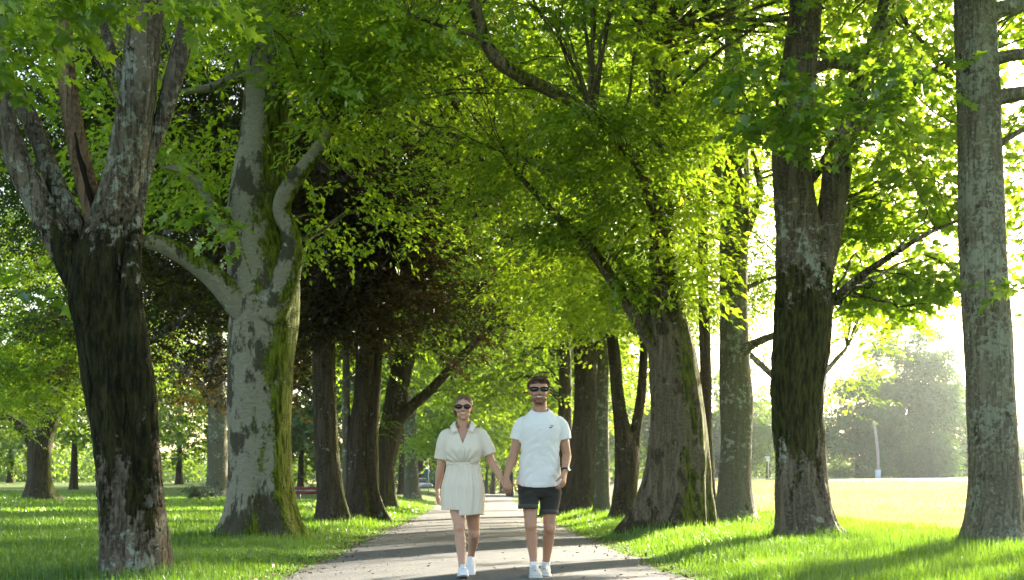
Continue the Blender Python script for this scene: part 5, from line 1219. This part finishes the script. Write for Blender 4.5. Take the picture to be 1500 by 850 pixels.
tone = np.ones((len(V), 3)); Miw = np.linalg.inv(rotz(R(-2))); q = (V - np.array(HCw)) @ Miw.T; qh = q / np.array([Ww, 1, Hw_])
face = (q[:, 1] < 0) & (np.abs(q[:, 0]) < .09)
lip = face * np.exp(-((qh[:, 2] + .243 - .35 * qh[:, 0] ** 2) / .030) ** 2) * (np.abs(qh[:, 0]) < .21) * (q[:, 1] < -.07)
tone = tone * (1 - .9 * lip[:, None]) + np.array([.85, .42, .42]) * .9 * lip[:, None]
chk = face * np.exp(-(((np.abs(qh[:, 0]) - .3) / .12) ** 2 + ((qh[:, 2] + .12) / .09) ** 2)); tone *= 1 - chk[:, None] * np.array([.0, .12, .12])
me = new_mesh('person', V, F, SKIN_W); attr_col(me, tone)
wom = tag(link('person', me, None, (0, PY, 0)), 'smiling person in a cream wrap dress with hair pulled back walking on the path', 'person', 'couple walking hand in hand')
sunglasses(wom, Pw, R(-2), Hw_, Ww, True); teeth(wom, Pw, Hw_, Ww)
HAIR_W = hair_mat('hair_dark_blond', (0.07, 0.038, 0.018), (0.22, 0.125, 0.055))
hb_ = Body(); hb_.ball(Pw(0, .022, .19 * Hw_), (Ww * .535, .102, .345 * Hw_), rotz(R(-2)))
hb_.ball(Pw(-.03, .09, -.12 * Hw_), (.05, .05, .05)); hb_.ball(Pw(-.02, .075, .05 * Hw_), (.055, .06, .06))
hb_.ball(Pw(-.066, .045, -.04 * Hw_), (.020, .045, .055)); hb_.ball(Pw(.064, .045, .0), (.018, .045, .050))
Vh, Fh, Nh = hb_.remesh(.005, 3); Vh += Nh * (.0035 * fbm(Vh * np.array([70, 30, 30]), 3, 2))[:, None]
killw = lambda C: (lambda g: ((g[:, 2] < .315 * Hw_ - 1.6 * np.abs(g[:, 0]) ** 1.35) & (g[:, 1] < -.012)) | ((g[:, 2] < .02 * Hw_) & (g[:, 1] < .018)))((C - np.array(HCw)) @ Miw.T)
Vh, Fh, _ = drop_faces(Vh, Fh, killw); loc = (Vh - np.array(HCw)) @ Miw.T
def root_w(r):
    v = r.normal(size=3); v /= np.linalg.norm(v); v[2] = abs(v[2]); return np.array([v[0] * Ww * .53, .022 + abs(v[1]) * .098 * (1 if r.random() < .7 else -.6), .19 * Hw_ + v[2] * .335 * Hw_])
strands(Pw, [(260, root_w, lambda p, r: (p[0] * 1.2, 1.0, -.15 - .6 * abs(p[0])), .045, .0022),
             (60, lambda r: np.array([-Ww * .47 + r.normal(0, .006), r.uniform(-.01, .05), r.uniform(-.1, .12) * Hw_]), lambda p, r: (-.15 + r.normal(0, .25), .5, -1), .055, .0014),
             (34, lambda r: np.array([Ww * .47 + r.normal(0, .005), r.uniform(-.01, .05), r.uniform(-.05, .12) * Hw_]), lambda p, r: (.15 + r.normal(0, .25), .4, -1), .05, .0014),
             (120, lambda r: np.array([-.03 + r.normal(0, .03), .09 + r.normal(0, .03), -.12 * Hw_ + r.normal(0, .03)]), lambda p, r: (-.6 + r.normal(0, .6), r.normal(0, .5), -.6 + r.normal(0, .5)), .05, .0018)],
        6, HAIR_W, wom, base=(Vh, Fh))
# dress: bodice with sleeves and open wrap neckline, tied waist, short wrap skirt
M_DRESS = cloth_mat('cream_linen', (0.80, 0.69, 0.55), 650, 0.9, 0.04, trans=0.10)
s = Body()
s.torso([(fz(684), fx(678), .008, .150, .110), (fz(679), fx(678), .008, .148, .108), (fz(672), fx(678.3), .0, .166, .128), (fz(660), fx(678.5), -.012, .172, .138), (fz(648), fx(678.5), .0, .168, .122), (fz(636), fx(678.6), .016, .160, .098), (fz(630), fx(678.6), .024, .128, .078), (fz(625), fx(678.6), .03, .085, .066), (fz(619), fx(678.6), .032, .062, .058)], 40, 2.4)
for S, E, sg_ in ((sR, eR, -1), (sL, eL, 1)):
    out = np.array([sg_ * .008, 0, 0])
    s.limb([(*(S + [-sg_ * .05, 0, -.004]), .054), (*(S + [-sg_ * .004, 0, -.004]), .060), (*(S * .7 + E * .3 + out), .064), (*(S * .36 + E * .64 + out), .065), (*(S * .22 + E * .78 + out), .065)], 24)
V, F, NN = s.remesh(.0055, 5)
xr = V[:, 0] - fx(678.5); up_ = (V[:, 2] - fz(680)) / (fz(628) - fz(680))
front = V[:, 1] < 0
ang = np.arctan2(V[:, 2] - fz(684), xr)
V += NN * (front * np.sin(ang * 17 + 1.2 * np.sin(ang * 5)) * .0050 * sstep(.62, .1, up_) * (np.abs(xr) < .15) + .008 * fbm(np.stack([xr * 10, V[:, 1] * 8, V[:, 2] * 8], -1), 51, 3) + .004 * fbm(np.stack([xr * 14, V[:, 1] * 9, V[:, 2] * 20], -1), 55, 2) * (np.abs(xr) > .15))[:, None]
# the flap from her left lies over the other: a raised edge along the wrap line
vx, vz = fx(678.5), fz(652); wl = lambda z: vx + (vz - z) * .42          # wrap line from the V point down to the waist
ed = V[:, 0] - wl(V[:, 2]); V[:, 1] -= front * .007 * sstep(-.004, .003, ed) * sstep(.16, .06, ed) * (V[:, 2] < vz + .02) * (V[:, 2] > fz(683))
def kill_bod(C):
    k = C[:, 2] < fz(680.5)
    for S, E, sg_ in ((sR, eR, -1), (sL, eL, 1)):
        d = (E - S) / np.linalg.norm(E - S); c = S + (E - S) * .735; rel = C - c
        k |= (rel @ d > 0) & (np.linalg.norm(rel - np.outer(rel @ d, d), axis=1) < .10) & ((C[:, 0] - fx(678.5)) * sg_ > .165)
    half = np.clip((C[:, 2] - vz) / (fz(622) - vz), 0, 1.3) * .064
    k |= (C[:, 1] < .03) & (np.abs(C[:, 0] - vx) < half) & (C[:, 2] > vz)
    k |= C[:, 2] > fz(622) + .10 * (C[:, 1] - .03)
    return k
V, F, _ = drop_faces(V, F, kill_bod); dr = shell('dress', V, F, M_DRESS, wom, .004)
bvw = BVHTree.FromPolygons([Vector(v) for v in V], [list(map(int, f)) for f in F])
# collar: two folded leaves
for sg_ in (-1, 1):
    ax_ = lambda px: fx(678.6 + sg_ * px)
    P3 = [(ax_(10.0), .062, fz(617.5)), (ax_(11.5), .0, fz(618)), (ax_(10.2), -.045, fz(624.5)), (ax_(6.8), -.088, fz(634)),
          (ax_(15.0), -.118, fz(635.5)), (ax_(18.2), -.078, fz(626.5)), (ax_(19.5), .0, fz(624.5)), (ax_(14.0), .072, fz(624))]
    P3 = np.array(P3); n1 = len(P3) // 2; A_, B_ = P3[:n1], P3[n1:][::-1]
    A2, B2 = catmull(A_, .01), catmull(B_, .01); m_ = min(len(A2), len(B2)); ia = np.linspace(0, len(A2) - 1, m_).astype(int); ib = np.linspace(0, len(B2) - 1, m_).astype(int)
    G = np.stack([A2[ia] * (1 - t_) + B2[ib] * t_ + np.array([0, -.006, .010]) * math.sin(math.pi * min(1, t_ + .15)) for t_ in np.linspace(0, 1, 7)], 1)
    # keep the leaf outside the bodice
    for i_ in range(G.shape[0]):
        for j_ in range(7):
            h_ = bvw.ray_cast(Vector((G[i_, j_, 0], -1, G[i_, j_, 2])), Vector((0, 1, 0)))
            if h_[0] is not None and i_ > m_ * .4: G[i_, j_, 1] = min(G[i_, j_, 1], h_[0].y - .008)
    i_ = (np.arange(m_ - 1)[:, None] * 7 + np.arange(6)[None]).ravel()
    shell('collar', G.reshape(-1, 3), np.stack([i_, i_ + 1, i_ + 8, i_ + 7], -1), M_DRESS, dr, .003)
# waistband
n = 56; a = np.linspace(0, 2 * math.pi, n, endpoint=False); rg = []
for rr, z in ((.146, fz(677.5)), (.152, fz(678.2)), (.1535, fz(680)), (.152, fz(682)), (.146, fz(682.6))):
    rg.append(np.stack([fx(678) + np.cos(a) * rr + .0015 * np.sin(31 * a), .008 + np.sin(a) * rr * .735 + .0015 * np.sin(27 * a), np.full(n, z) + .001 * np.sin(9 * a)], -1))
link('waistband', new_mesh('waistband', np.vstack(rg), ring_faces(5, n), M_DRESS), dr)
# skirt: open loft with gathers at the waist, and the overlapping flap hanging lower
def skirt(x0, x1, zlow, grow, name, par, seed, a0=0, a1=2 * math.pi):
    na, nz = 160, 46; A = np.linspace(a0, a1, na); U = np.linspace(0, 1, nz); r_ = np.random.default_rng(seed)
    VV = np.zeros((nz, na, 3))
    for i_, u in enumerate(U):
        rx = (.148 + (.044) * sstep(0, .6, u) - .008 * sstep(.7, 1, u)) + grow; ry = (.110 + .050 * sstep(0, .5, u) + .02 * sstep(.5, 1, u)) + grow
        cxx = fx(678) + (fx(677.3) - fx(678)) * u; cyy = .008 - .005 * u
        pl = (.0045 * np.sin(A * 34 + 1.5 * np.sin(A * 3)) * (1 - u) ** 1.6 * sstep(0, .06, u) + .010 * u * np.sin(A * 9 + 1.3 * np.sin(2 * A + seed)) + .004 * np.sin(A * 17 + u * 2))
        zl = zlow(A) if callable(zlow) else zlow
        VV[i_] = np.stack([cxx + np.cos(A) * (rx + pl), cyy + np.sin(A) * (ry + pl), fz(681.5) + (zl - fz(681.5)) * u], -1)
    i_ = (np.arange(nz - 1)[:, None] * na + np.arange(na - 1)[None]).ravel()
    return shell(name, VV.reshape(-1, 3), np.stack([i_ + na, i_ + na + 1, i_ + 1, i_], -1), M_DRESS, par, .003)
skirt(0, 0, lambda A: np.full_like(A, fz(747)) - .01 * np.maximum(0, np.cos(A)), 0.0, 'skirt', dr, 3)
skirt(0, 0, lambda A: fz(754) - .006 * np.sin(A * 3), .008, 'skirt_flap', dr, 4, R(-98), R(35))
M_WSHOE = plain('white_leather', (0.76, 0.77, 0.78), 0.5, 0.4, var=.04); M_WSOLE = plain('white_sole', (0.78, 0.78, 0.76), 0.6, var=.04); M_WLACE = plain('white_lace', (0.8, 0.8, 0.8), 0.8, var=.03)
M_WSOCK = M_SOCK
for K, A, he, an, pt in ((kR, aR, np.array([aR[0] - .002, aR[1] + .05, gp + .004]), R(4), R(-6)), (kL, aL, np.array([aL[0], aL[1] + .052, gp + .098]), R(-2), R(24))):
    up_ = (K - A) / np.linalg.norm(K - A)
    sock(wom, [(*(A + up_ * .012), .036), (*(A + [0, 0, -.02]), .0365), (*(A + [0, -.008, -.045]), .038)], M_WSOCK)
    shoe(wom, he, an, pt, (M_WSHOE, M_WSOLE, M_WLACE), .265, .095)
